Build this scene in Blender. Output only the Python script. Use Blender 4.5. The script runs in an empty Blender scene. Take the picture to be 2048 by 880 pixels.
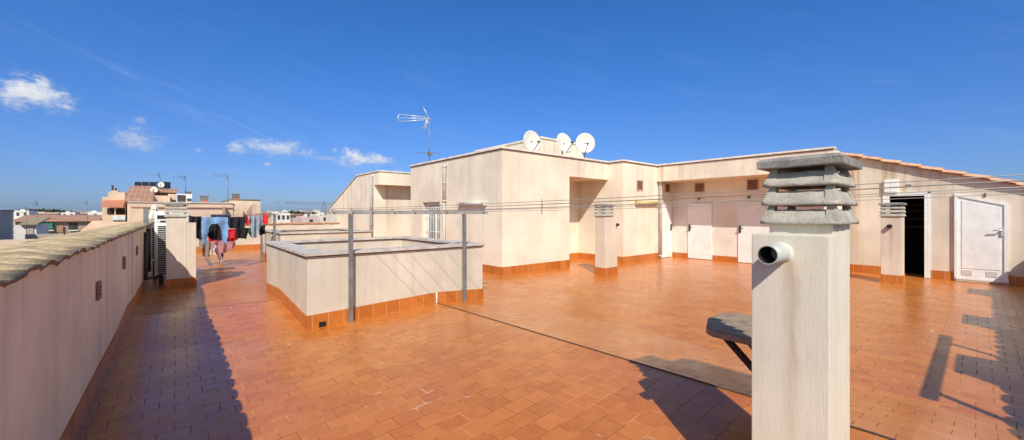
import bpy, bmesh, math, random
from math import sin, cos, pi, radians, sqrt, atan2, floor
from mathutils import Vector, Matrix, noise

random.seed(11)
SC = bpy.context.scene
COL = SC.collection

# ------------------------------------------------------------------ measured frame of the place
CAM_H = 1.5
YAW = radians(40.46)
FPX, CXP, HYP = 792.0, 1031.0, 428.0     # focal length, principal point measured from the photograph


def ray(px, py):
    u = (px - CXP) / FPX
    v = (HYP - py) / FPX
    return (sin(YAW) + u * cos(YAW), cos(YAW) - u * sin(YAW), v)


def atY(px, py, Y):
    d = ray(px, py)
    t = Y / d[1]
    return Vector((d[0] * t, Y, CAM_H + d[2] * t))


SUN_DIR = Vector((0.665, 0.885, -1.0)).normalized()   # direction the light travels


def tri(t):
    return max(0.0, 1.0 - abs(t))


def sstep(a, b, x):
    t = min(1, max(0, (x - a) / (b - a)))
    return t * t * (3 - 2 * t)


def FH(x, y):
    """height of the tiled terrace (drainage falls)"""
    h = 0.10 * tri((y - 7.5) / 1.75) * (1 - sstep(1.2, 2.6, x))
    k = sstep(2.2, 5.6, y)
    wl, wr = 2.9 - 1.05 * k, 1.5 - 0.4 * k
    xj = 2.94 + 0.0415 * y
    h += max(0.02, 0.289 - 0.039 * y) * tri((x - xj) / (wl if x < xj else wr)) * sstep(-1.2, 0.4, y) * (1 - sstep(8.5, 9.5, y))
    return h


# ------------------------------------------------------------------ object helpers
def tag(o, label=None, cat=None, group=None, kind=None):
    if label:
        o['label'] = label
    if cat:
        o['category'] = cat
    if group:
        o['group'] = group
    if kind:
        o['kind'] = kind
    return o


def empty(name, loc, label, cat, group=None, rz=0.0):
    o = bpy.data.objects.new(name, None)
    o.empty_display_size = 0.2
    COL.objects.link(o)
    o.location = loc
    o.rotation_euler = (0, 0, rz)
    tag(o, label, cat, group)
    return o


def obj(name, bm, m, parent=None, smooth=False, world=True, auto=None):
    me = bpy.data.meshes.new(name)
    bmesh.ops.recalc_face_normals(bm, faces=bm.faces)
    bm.to_mesh(me)
    bm.free()
    o = bpy.data.objects.new(name, me)
    COL.objects.link(o)
    ms = m if isinstance(m, (list, tuple)) else [m]
    for k in ms:
        me.materials.append(k)
    if smooth:
        for p in me.polygons:
            p.use_smooth = True
    if parent is not None:
        o.parent = parent
        if world:   # mesh coordinates are world coordinates: keep them there
            base = parent
            off = Matrix.Identity(4)
            chain = []
            while base is not None:
                chain.append(base)
                base = base.parent
            M = Matrix.Identity(4)
            for b in reversed(chain):
                M = M @ b.matrix_parent_inverse @ (Matrix.Translation(b.location) @ b.rotation_euler.to_matrix().to_4x4())
            o.matrix_parent_inverse = M.inverted()
    return o


def copy_tree(o, parent=None):
    c = o.copy()
    COL.objects.link(c)
    if parent is not None:
        c.parent = parent
    for ch in [x for x in bpy.data.objects if x.parent == o]:
        copy_tree(ch, c)
    return c


def NB():
    return bmesh.new()


def box(bm, x0, y0, z0, x1, y1, z1, mi=0, bev=0.0):
    r = bmesh.ops.create_cube(bm, size=1.0)
    vs = r['verts']
    for v in vs:
        v.co = Vector(((x0 + x1) / 2 + v.co.x * (x1 - x0), (y0 + y1) / 2 + v.co.y * (y1 - y0), (z0 + z1) / 2 + v.co.z * (z1 - z0)))
    fs = set(f for v in vs for f in v.link_faces)
    for f in fs:
        f.material_index = mi
    if bev > 0:
        es = list(set(e for v in vs for e in v.link_edges))
        bmesh.ops.bevel(bm, geom=es, offset=bev, segments=2, profile=0.6, affect='EDGES')
    return vs


def prism(bm, pts, axis, a, b, mi=0):
    """polygon pts (2-d) extruded along axis from a to b"""
    def P(p, t):
        if axis == 'x':
            return (t, p[0], p[1])
        if axis == 'y':
            return (p[0], t, p[1])
        return (p[0], p[1], t)
    lo = [bm.verts.new(P(p, a)) for p in pts]
    hi = [bm.verts.new(P(p, b)) for p in pts]
    n = len(pts)
    fs = [bm.faces.new(lo), bm.faces.new(hi)]
    for i in range(n):
        fs.append(bm.faces.new((lo[i], lo[(i + 1) % n], hi[(i + 1) % n], hi[i])))
    for f in fs:
        f.material_index = mi
    return lo + hi


def strip(bm, pts, o0, o1, z0, z1, closed=False, seg=0.0, mi=0):
    """a band that follows a polyline; o0..o1 = offsets to the right of travel; z0,z1 numbers or f(x,y)"""
    P = [Vector((p[0], p[1])) for p in pts]
    if seg > 0:
        Q = []
        rng = len(P) if closed else len(P) - 1
        for i in range(rng):
            a, b = P[i], P[(i + 1) % len(P)]
            n = max(1, int((b - a).length / seg))
            for k in range(n):
                Q.append(a.lerp(b, k / n))
        if not closed:
            Q.append(P[-1])
        P = Q
    n = len(P)

    def dirn(i, j):
        d = P[j % n] - P[i % n]
        return d.normalized()
    rings = []
    for i in range(n):
        if closed:
            d0, d1 = dirn(i - 1, i), dirn(i, i + 1)
        else:
            d1 = dirn(i, i + 1) if i < n - 1 else dirn(i - 1, i)
            d0 = dirn(i - 1, i) if i > 0 else d1
        n0 = Vector((d0.y, -d0.x))
        n1 = Vector((d1.y, -d1.x))
        m = (n0 + n1)
        m = m / max(0.3, m.dot(n0)) if m.length > 1e-6 else n0
        ring = []
        A = P[i] + m * o0
        B = P[i] + m * o1
        f0 = z0 if callable(z0) else (lambda x, y: z0)
        f1 = z1 if callable(z1) else (lambda x, y: z1)
        for q, f in ((A, f0), (B, f0), (B, f1), (A, f1)):
            ring.append(bm.verts.new((q.x, q.y, f(B.x, B.y))))
        rings.append(ring)
    for i in range(n if closed else n - 1):
        a, b = rings[i], rings[(i + 1) % n]
        for k in range(4):
            f = bm.faces.new((a[k], a[(k + 1) % 4], b[(k + 1) % 4], b[k]))
            f.material_index = mi
    if not closed:
        bm.faces.new(rings[0]).material_index = mi
        bm.faces.new(rings[-1]).material_index = mi


def frame_of(d):
    d = d.normalized()
    up = Vector((0, 0, 1)) if abs(d.z) < 0.95 else Vector((1, 0, 0))
    a = d.cross(up).normalized()
    return a, a.cross(d).normalized()


def tube(bm, pts, r, n=8, caps=True, mi=0):
    pts = [Vector(p) for p in pts]
    rings = []
    for i, p in enumerate(pts):
        d = (pts[min(i + 1, len(pts) - 1)] - pts[max(i - 1, 0)])
        a, b = frame_of(d)
        rr = r[i] if isinstance(r, (list, tuple)) else r
        rings.append([bm.verts.new(p + a * cos(2 * pi * k / n) * rr + b * sin(2 * pi * k / n) * rr) for k in range(n)])
    for i in range(len(rings) - 1):
        for k in range(n):
            f = bm.faces.new((rings[i][k], rings[i][(k + 1) % n], rings[i + 1][(k + 1) % n], rings[i + 1][k]))
            f.smooth = n > 4
            f.material_index = mi
    if caps:
        bm.faces.new(rings[0]).material_index = mi
        bm.faces.new(rings[-1]).material_index = mi


def pipe_open(bm, p0, p1, r, wall, n=20):
    """open-ended pipe from p0 (wall end) to p1 (mouth), with thickness and dark bore (material 1)"""
    p0, p1 = Vector(p0), Vector(p1)
    a, b = frame_of(p1 - p0)

    def ring(p, rr):
        return [bm.verts.new(p + a * cos(2 * pi * k / n) * rr + b * sin(2 * pi * k / n) * rr) for k in range(n)]
    R = [ring(p0, r), ring(p1, r), ring(p1, r - wall), ring(p0, r - wall)]
    for i in range(3):
        for k in range(n):
            f = bm.faces.new((R[i][k], R[i][(k + 1) % n], R[i + 1][(k + 1) % n], R[i + 1][k]))
            f.smooth = (i != 1)
            f.material_index = 1 if i == 2 else 0
    bm.faces.new(R[3]).material_index = 1


# ------------------------------------------------------------------ materials
def mat(name):
    m = bpy.data.materials.new(name)
    m.use_nodes = True
    nt = m.node_tree
    for n in list(nt.nodes):
        nt.nodes.remove(n)
    out = nt.nodes.new('ShaderNodeOutputMaterial')
    bs = nt.nodes.new('ShaderNodeBsdfPrincipled')
    nt.links.new(bs.outputs[0], out.inputs[0])
    return m, nt, bs


class G:
    """tiny node-graph builder"""

    def __init__(s, nt):
        s.nt = nt

    def n(s, typ, **kw):
        x = s.nt.nodes.new(typ)
        for k, v in kw.items():
            setattr(x, k, v)
        return x

    def put(s, sock, v):
        if isinstance(v, bpy.types.NodeSocket):
            s.nt.links.new(v, sock)
        elif isinstance(v, (tuple, list)) and len(v) == 3 and sock.type == 'RGBA':
            sock.default_value = (*v, 1)
        else:
            sock.default_value = v

    def math(s, op, a, b=0.0, c=None, clamp=False):
        x = s.n('ShaderNodeMath', operation=op, use_clamp=clamp)
        s.put(x.inputs[0], a)
        s.put(x.inputs[1], b)
        if c is not None:
            s.put(x.inputs[2], c)
        return x.outputs[0]

    def pos(s):
        return s.n('ShaderNodeNewGeometry').outputs['Position']

    def objc(s):
        return s.n('ShaderNodeTexCoord').outputs['Object']

    def sep(s, v):
        x = s.n('ShaderNodeSeparateXYZ')
        s.put(x.inputs[0], v)
        return x.outputs

    def comb(s, a, b, c):
        x = s.n('ShaderNodeCombineXYZ')
        for i, q in enumerate((a, b, c)):
            s.put(x.inputs[i], q)
        return x.outputs[0]

    def scale(s, v, sc):
        x = s.n('ShaderNodeVectorMath', operation='MULTIPLY')
        s.put(x.inputs[0], v)
        x.inputs[1].default_value = sc
        return x.outputs[0]

    def noise(s, v, scale, detail=4, rough=0.55, dist=0.0):
        x = s.n('ShaderNodeTexNoise')
        s.put(x.inputs['Vector'], v)
        x.inputs['Scale'].default_value = scale
        x.inputs['Detail'].default_value = detail
        x.inputs['Roughness'].default_value = rough
        x.inputs['Distortion'].default_value = dist
        return x.outputs['Fac']

    def ramp(s, f, a, b, lo=0.0, hi=1.0):
        x = s.n('ShaderNodeMapRange', interpolation_type='SMOOTHSTEP')
        s.put(x.inputs['Value'], f)
        s.put(x.inputs['From Min'], a)
        s.put(x.inputs['From Max'], b)
        s.put(x.inputs['To Min'], lo)
        s.put(x.inputs['To Max'], hi)
        return x.outputs[0]

    def mix(s, f, a, b, mode='MIX'):
        x = s.n('ShaderNodeMix', data_type='RGBA', blend_type=mode)
        s.put(x.inputs[0], f)
        s.put(x.inputs[6], a)
        s.put(x.inputs[7], b)
        return x.outputs[2]

    def bump(s, h, strength=0.3, dist=0.01, normal=None):
        x = s.n('ShaderNodeBump')
        s.put(x.inputs['Height'], h)
        x.inputs['Strength'].default_value = strength
        x.inputs['Distance'].default_value = dist
        if normal is not None:
            s.put(x.inputs['Normal'], normal)
        return x.outputs[0]


def simple(name, colr, rough=0.7, var=0.15, scale=6.0, metal=0.0, bump=0.0, bscale=40.0, spec=0.5, stain=None, stain_amt=0.5, objspace=False):
    m, nt, bs = mat(name)
    g = G(nt)
    p = g.objc() if objspace else g.pos()
    n1 = g.noise(p, scale, 5, 0.6)
    d = tuple(c * (1 - var) for c in colr)
    l = tuple(min(1, c * (1 + var)) for c in colr)
    c = g.mix(g.ramp(n1, 0.3, 0.7), d, l)
    if stain:
        n2 = g.noise(g.scale(p, (1, 1, 0.3)), scale * 1.7, 5, 0.65)
        c = g.mix(g.ramp(n2, 0.5, 0.72, 0, stain_amt), c, stain)
    g.put(bs.inputs['Base Color'], c)
    g.put(bs.inputs['Roughness'], g.ramp(n1, 0.2, 0.8, max(0, rough - 0.08), min(1, rough + 0.08)))
    bs.inputs['Metallic'].default_value = metal
    bs.inputs['Specular IOR Level'].default_value = spec
    if bump > 0:
        g.put(bs.inputs['Normal'], g.bump(g.noise(p, bscale, 4, 0.6), bump, 0.01))
    return m


def stucco(name, base, top=3.1, stain=(0.42, 0.27, 0.14), amt=0.55, grey=0.25, bump=0.25, foot=0.3, freq=5.0, brushed=0.0, drip=None):
    m, nt, bs = mat(name)
    g = G(nt)
    p = g.pos()
    z = g.sep(p)[2]
    big = g.noise(p, 0.9, 5, 0.6)
    c = g.mix(g.ramp(big, 0.35, 0.68), tuple(x * 0.86 for x in base), tuple(min(1, x * 1.05) for x in base))
    # rain streaks running down from the coping
    st = g.noise(g.scale(p, (freq * 0.7, freq * 0.7, 0.16)), 1.0, 7, 0.6, 0.4)
    st2 = g.noise(g.scale(p, (freq * 2.6, freq * 2.6, 0.7)), 1.0, 6, 0.65, 0.6)
    hgt = g.ramp(z, top - 2.6, top, 0.25, 1.0)
    reg = g.ramp(g.noise(g.scale(p, (1, 1, 0.15)), 0.8, 3), 0.40, 0.66)
    m1 = g.math('MULTIPLY', g.math('MULTIPLY', g.ramp(st, 0.46, 0.74, 0, amt), hgt), g.math('ADD', 0.35, reg))
    c = g.mix(m1, c, stain)
    m2 = g.math('MULTIPLY', g.math('MULTIPLY', g.ramp(st2, 0.50, 0.78, 0, grey), hgt), g.math('SUBTRACT', 1.1, g.math('MULTIPLY', reg, 0.5)))
    c = g.mix(m2, c, tuple(x * 0.55 for x in (0.52, 0.47, 0.40)))
    # pale weathered patches + splash zone
    pt = g.noise(g.scale(p, (1, 1, 0.6)), 3.3, 7, 0.72)
    c = g.mix(g.ramp(pt, 0.50, 0.75, 0, 0.4), c, tuple(min(1, x * 1.12) for x in base))
    pd = g.noise(g.scale(p, (1, 1, 0.5)), 1.9, 8, 0.75)
    c = g.mix(g.ramp(pd, 0.52, 0.80, 0, 0.38), c, tuple(x * q for x, q in zip(base, (0.80, 0.74, 0.64))))
    sp = g.noise(p, 24, 5, 0.8)
    c = g.mix(g.ramp(sp, 0.58, 0.85, 0, 0.35), c, tuple(x * 0.70 for x in base))
    ft = g.math('MULTIPLY', g.ramp(z, 0.1, 0.7, foot, 0.0), g.ramp(g.noise(p, 5, 4), 0.3, 0.7))
    c = g.mix(ft, c, tuple(x * 0.72 for x in base))
    if brushed > 0:      # trowelled vertical scratches and sandy grain
        b1 = g.noise(g.scale(p, (170, 170, 7)), 1.0, 3, 0.6)
        c = g.mix(g.ramp(b1, 0.48, 0.72, 0, brushed), c, tuple(x * 0.66 for x in base))
        b2 = g.noise(g.scale(p, (120, 120, 90)), 1.0, 3, 0.7)
        c = g.mix(g.ramp(b2, 0.5, 0.75, 0, brushed), c, tuple(min(1, x * 1.22) for x in base))
    if drip:             # rust-brown run-off below the vent pipe
        yy = g.sep(p)[1]
        wv = g.math('ADD', yy, g.math('MULTIPLY', g.math('SUBTRACT', g.noise(g.scale(p, (8, 8, 5)), 1.0, 3), 0.5), 0.05))
        dm = g.ramp(g.math('ABSOLUTE', g.math('SUBTRACT', wv, drip[0])), drip[1], 0.0)
        dm = g.math('MULTIPLY', dm, g.ramp(z, drip[2] - 1.0, drip[2], 0.1, 1.0))
        dm = g.math('MULTIPLY', dm, g.math('LESS_THAN', z, drip[2]))
        c = g.mix(g.math('MULTIPLY', dm, g.ramp(g.noise(g.scale(p, (40, 40, 4)), 1.0, 4), 0.25, 0.7, 0.25, 0.62)), c, (0.40, 0.25, 0.12))
    g.put(bs.inputs['Base Color'], c)
    bs.inputs['Roughness'].default_value = 0.9
    bs.inputs['Specular IOR Level'].default_value = 0.25
    fine = g.noise(p, 90, 4, 0.6)
    lines = g.noise(g.scale(p, (150, 150, 9)), 1.0, 2, 0.5)
    h = g.math('ADD', g.math('MULTIPLY', fine, 0.45), g.math('MULTIPLY', lines, 0.28))
    h = g.math('ADD', h, g.math('MULTIPLY', g.noise(p, 3, 2), 0.9))
    g.put(bs.inputs['Normal'], g.bump(h, bump, 0.010))
    return m


def tile_floor():
    m, nt, bs = mat('terracotta_tiles')
    g = G(nt)
    p = g.pos()
    x, y, z = g.sep(p)
    right = g.math('GREATER_THAN', g.math('SUBTRACT', x, g.math('MULTIPLY', y, 0.0415)), 2.94)
    wob = g.noise(p, 2.2, 2)
    jit = g.math('MULTIPLY', g.math('SUBTRACT', wob, 0.5), 0.012)
    xx = g.math('ADD', x, jit)
    yy = g.math('ADD', y, jit)
    vl = g.comb(g.math('ADD', xx, 20.0), g.math('ADD', yy, 20.09), 0.0)
    vr = g.comb(g.math('ADD', yy, 30.0), g.math('ADD', g.math('MULTIPLY', xx, 1.0), 20.06), 0.0)

    def brick(v, w, h, ms):
        b = g.n('ShaderNodeTexBrick', offset=0.5, offset_frequency=2, squash=1.0)
        g.put(b.inputs['Vector'], v)
        b.inputs['Color1'].default_value = (0, 0, 0, 1)
        b.inputs['Color2'].default_value = (1, 1, 1, 1)
        b.inputs['Mortar'].default_value = (0.5, 0.5, 0.5, 1)
        b.inputs['Scale'].default_value = 1.0
        b.inputs['Mortar Size'].default_value = ms
        b.inputs['Mortar Smooth'].default_value = 0.25
        b.inputs['Bias'].default_value = 0.0
        b.inputs['Brick Width'].default_value = w
        b.inputs['Row Height'].default_value = h
        return b.outputs['Color'], b.outputs['Fac']
    c1, f1 = brick(vl, 0.18, 0.155, 0.0034)
    c2, f2 = brick(vr, 0.19, 0.16, 0.0032)
    cv = g.mix(right, c1, c2)
    rnd = g.sep(cv)[0]
    mf = g.math('ADD', g.math('MULTIPLY', f1, g.math('SUBTRACT', 1.0, right)), g.math('MULTIPLY', f2, right))
    tile = g.mix(rnd, (0.48, 0.134, 0.016), (0.60, 0.190, 0.028))
    # cloudy glaze inside each tile
    cl = g.noise(p, 11, 5, 0.6, 0.6)
    tile = g.mix(g.ramp(cl, 0.38, 0.75, 0, 0.5), tile, (0.66, 0.24, 0.045))
    cl2 = g.noise(p, 26, 4, 0.65)
    tile = g.mix(g.ramp(cl2, 0.55, 0.8, 0, 0.45), tile, (0.36, 0.105, 0.016))
    # broad wear
    wr = g.noise(p, 0.55, 5, 0.6)
    tile = g.mix(g.ramp(wr, 0.42, 0.75, 0, 0.25), tile, (0.63, 0.27, 0.075))
    dk = g.noise(p, 1.4, 6, 0.7)
    tile = g.mix(g.ramp(dk, 0.56, 0.78, 0, 0.4), tile, (0.34, 0.115, 0.035))
    # grout: pale orange where worn, dark dirt elsewhere
    gn = g.noise(p, 3.0, 4, 0.6)
    grout = g.mix(g.ramp(gn, 0.38, 0.54), (0.64, 0.31, 0.13), (0.30, 0.12, 0.045))
    lime_mask = g.math('MULTIPLY', g.ramp(g.noise(p, 1.1, 3), 0.53, 0.64), g.ramp(g.noise(p, 9.0, 3), 0.52, 0.66))
    grout = g.mix(lime_mask, grout, (0.80, 0.70, 0.58))
    col = g.mix(mf, tile, grout)
    # white efflorescence spilling over some tile edges
    g.put(bs.inputs['Base Color'], col)
    rr = g.noise(p, 2.0, 5, 0.6)
    ro = g.ramp(rr, 0.3, 0.72, 0.25, 0.36)
    ro = g.math('ADD', ro, g.math('MULTIPLY', mf, 0.35))
    g.put(bs.inputs['Roughness'], ro)
    nm = g.math('SUBTRACT', 1.0, mf)
    g.put(bs.inputs['Specular IOR Level'], g.math('MULTIPLY', nm, 0.45))
    g.put(bs.inputs['Coat Weight'], g.math('MULTIPLY', nm, 0.25))
    bs.inputs['Coat Roughness'].default_value = 0.28
    # each tile slightly tipped + recessed grout + glaze ripple
    h = g.math('SUBTRACT', g.math('MULTIPLY', rnd, 0.15), g.math('MULTIPLY', mf, 0.9))
    h = g.math('ADD', h, g.math('MULTIPLY', g.noise(p, 7, 3), 0.55))
    h = g.math('ADD', h, g.math('MULTIPLY', g.noise(p, 45, 3), 0.10))
    g.put(bs.inputs['Normal'], g.bump(h, 0.35, 0.006))
    return m


def plinth_tile():
    m, nt, bs = mat('skirting_tile')
    g = G(nt)
    p = g.pos()
    x, y, z = g.sep(p)
    s = g.math('ADD', x, y)
    fr = g.math('FRACT', g.math('DIVIDE', g.math('ADD', s, 40.0), 0.2))
    ln = g.math('LESS_THAN', fr, 0.03)
    idx = g.math('FLOOR', g.math('DIVIDE', g.math('ADD', s, 40.0), 0.2))
    wn = g.n('ShaderNodeTexWhiteNoise', noise_dimensions='1D')
    g.put(wn.inputs['W'], idx)
    c = g.mix(wn.outputs['Value'], (0.44, 0.125, 0.018), (0.56, 0.19, 0.035))
    c = g.mix(g.ramp(g.noise(p, 14, 4), 0.4, 0.75, 0, 0.6), c, (0.40, 0.13, 0.03))
    c = g.mix(ln, c, (0.60, 0.36, 0.2))
    g.put(bs.inputs['Base Color'], c)
    bs.inputs['Roughness'].default_value = 0.35
    g.put(bs.inputs['Normal'], g.bump(g.math('SUBTRACT', g.noise(p, 9, 3), g.math('MULTIPLY', ln, 0.7)), 0.3, 0.006))
    return m


def concrete(name, base, dark, scale=9.0, lich=0.5):
    m, nt, bs = mat(name)
    g = G(nt)
    p = g.pos()
    a = g.noise(p, scale, 6, 0.65)
    c = g.mix(g.ramp(a, 0.32, 0.68), dark, base)
    b = g.noise(p, scale * 7, 5, 0.7)
    c = g.mix(g.ramp(b, 0.46, 0.75, 0, lich), c, tuple(x * 0.5 for x in base))
    bl = g.noise(g.scale(p, (1, 1, 0.6)), scale * 2.3, 5, 0.7)
    c = g.mix(g.ramp(bl, 0.55, 0.75, 0, 0.5), c, tuple(x * 0.6 for x in dark))
    v = g.n('ShaderNodeTexVoronoi')
    g.put(v.inputs['Vector'], p)
    v.inputs['Scale'].default_value = scale * 12
    c = g.mix(g.ramp(v.outputs['Distance'], 0.05, 0.35, 0.3, 0.0), c, tuple(min(1, x * 1.3) for x in base))
    g.put(bs.inputs['Base Color'], c)
    bs.inputs['Roughness'].default_value = 0.95
    bs.inputs['Specular IOR Level'].default_value = 0.2
    h = g.math('ADD', b, g.math('MULTIPLY', g.noise(p, scale * 22, 3), 0.8))
    g.put(bs.inputs['Normal'], g.bump(h, 0.7, 0.006))
    return m


def rooftile(name, c0, c1, pitch=0.2):
    """seen from far: rows of barrel tiles as a fine relief"""
    m, nt, bs = mat(name)
    g = G(nt)
    p = g.pos()
    x, y, z = g.sep(p)
    w = g.math('SINE', g.math('MULTIPLY', x, 2 * pi / pitch))
    w2 = g.math('SINE', g.math('MULTIPLY', z, 2 * pi / 0.3))
    c = g.mix(g.ramp(g.noise(p, 4, 4), 0.3, 0.7), c0, c1)
    c = g.mix(g.ramp(w, -0.9, 0.1, 0.22, 0.0), c, tuple(q * 0.35 for q in c0))
    c = g.mix(g.ramp(w2, 0.55, 1.0, 0.0, 0.35), c, tuple(q * 0.4 for q in c0))
    g.put(bs.inputs['Base Color'], c)
    bs.inputs['Roughness'].default_value = 0.9
    g.put(bs.inputs['Normal'], g.bump(w, 0.2, 0.03))
    return m


M = {}
M['floor'] = tile_floor()
M['plinth'] = plinth_tile()
M['wall'] = stucco('stucco_cream', (0.855, 0.76, 0.60), 3.1, amt=0.62, grey=0.3)
M['wall_porch'] = stucco('stucco_porch', (0.80, 0.735, 0.64), 2.6, amt=0.25, grey=0.15)
M['wall_low'] = stucco('stucco_low', (0.68, 0.615, 0.50), 1.2, stain=(0.50, 0.36, 0.22), amt=0.5, grey=0.35)
M['wall_right'] = stucco('stucco_right', (0.72, 0.62, 0.50), 2.9, stain=(0.38, 0.24, 0.12), amt=0.9, grey=0.4)
M['wall_par'] = stucco('stucco_parapet', (0.92, 0.80, 0.57), 1.25, stain=(0.40, 0.28, 0.19), amt=0.5, grey=0.28, freq=3.5)
M['wall_chim'] = stucco('stucco_chimney', (0.74, 0.68, 0.555), 1.5, stain=(0.45, 0.30, 0.17), amt=0.35, grey=0.2, bump=0.2, freq=7, brushed=0.32, drip=(0.50, 0.045, 1.31))
M['wall_chim2'] = stucco('stucco_chimney_warm', (0.75, 0.645, 0.51), 1.5, stain=(0.45, 0.27, 0.13), amt=0.6, grey=0.2, bump=0.3, freq=8, drip=(1.245, 0.06, 1.20))
M['coping_light'] = simple('coping_pale_stone', (0.80, 0.73, 0.63), 0.75, 0.15, 5, stain=(0.45, 0.38, 0.3), stain_amt=0.5)
M['coping'] = simple('coping_stone', (0.56, 0.51, 0.44), 0.75, 0.2, 5, stain=(0.36, 0.30, 0.24), stain_amt=0.6, bump=0.2)
M['coping_edge'] = simple('coping_underside', (0.22, 0.17, 0.13), 0.9, 0.25, 9)  # dark tone, painted in for the shade line below copings
M['concrete'] = concrete('cap_concrete', (0.56, 0.51, 0.42), (0.37, 0.34, 0.285))
M['concrete_dark'] = concrete('cap_slab_concrete', (0.36, 0.34, 0.30), (0.22, 0.21, 0.19))
M['tilecoping'] = concrete('weathered_coping', (0.74, 0.57, 0.33), (0.36, 0.265, 0.15), 7.0, 0.85)
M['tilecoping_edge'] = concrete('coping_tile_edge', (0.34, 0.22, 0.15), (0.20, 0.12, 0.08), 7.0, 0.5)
M['tilecoping_gap'] = concrete('coping_gap', (0.38, 0.29, 0.18), (0.16, 0.12, 0.08), 7.0, 0.5)  # dark cracks between tiles, with the valley shade put into the colour
M['verge'] = simple('terracotta_roof_tile', (0.62, 0.33, 0.19), 0.8, 0.25, 7, bump=0.25, stain=(0.36, 0.22, 0.15), stain_amt=0.5)
M['pvc'] = simple('grey_pvc', (0.55, 0.53, 0.49), 0.5, 0.1, 5, stain=(0.35, 0.3, 0.24), stain_amt=0.35)
M['pvc_blue'] = simple('pale_pvc', (0.50, 0.50, 0.47), 0.42, 0.08, 8, stain=(0.4, 0.35, 0.28), stain_amt=0.3)
M['black'] = simple('dark_bore', (0.006, 0.006, 0.006), 0.9, 0.1)
M['dark'] = simple('dark_interior', (0.028, 0.019, 0.017), 0.85, 0.3)
M['darkmetal'] = simple('dark_metal', (0.05, 0.045, 0.04), 0.55, 0.2)
M['galv'] = simple('galvanised_steel', (0.21, 0.21, 0.205), 0.55, 0.2, 7, metal=0.2, stain=(0.3, 0.27, 0.24), stain_amt=0.4)
M['galv_light'] = simple('galvanised_rail', (0.38, 0.37, 0.34), 0.55, 0.2, 7, metal=0.2)
M['wire'] = simple('steel_wire', (0.35, 0.33, 0.30), 0.5, 0.1, 5, metal=0.4)
M['white'] = simple('white_paint', (0.83, 0.84, 0.80), 0.45, 0.05, 4, stain=(0.55, 0.5, 0.43), stain_amt=0.25)
M['whitedoor'] = simple('white_door', (0.83, 0.83, 0.79), 0.5, 0.05, 3, stain=(0.62, 0.55, 0.46), stain_amt=0.2)
M['dish'] = simple('dish_enamel', (0.70, 0.68, 0.59), 0.4, 0.06, 4, stain=(0.6, 0.55, 0.45), stain_amt=0.3)
M['alu'] = simple('aluminium', (0.75, 0.76, 0.77), 0.35, 0.08, 6, metal=0.5)
M['lamp'] = simple('lamp_plastic', (0.62, 0.58, 0.52), 0.4, 0.12, 9, stain=(0.4, 0.35, 0.3), stain_amt=0.4)
M['lamp_yellow'] = simple('yellowed_lamp', (0.62, 0.47, 0.17), 0.5, 0.15, 9, stain=(0.4, 0.28, 0.1), stain_amt=0.4)
M['ventframe'] = simple('cream_vent_frame', (0.62, 0.47, 0.34), 0.8, 0.15, 8)
M['brownvent'] = simple('brown_louvre', (0.36, 0.20, 0.12), 0.7, 0.2, 8)
M['tabletop'] = simple('table_slab', (0.33, 0.24, 0.165), 0.92, 0.25, 14, bump=0.4, bscale=60, stain=(0.34, 0.27, 0.20), stain_amt=0.5, spec=0.2)
M['tableleg'] = simple('table_leg', (0.03, 0.022, 0.018), 0.5, 0.3, 14)
M['glass'] = simple('window_glass', (0.05, 0.055, 0.05), 0.1, 0.3, 3)
M['joint'] = simple('joint_mastic', (0.075, 0.055, 0.045), 0.8, 0.3, 9)


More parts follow.
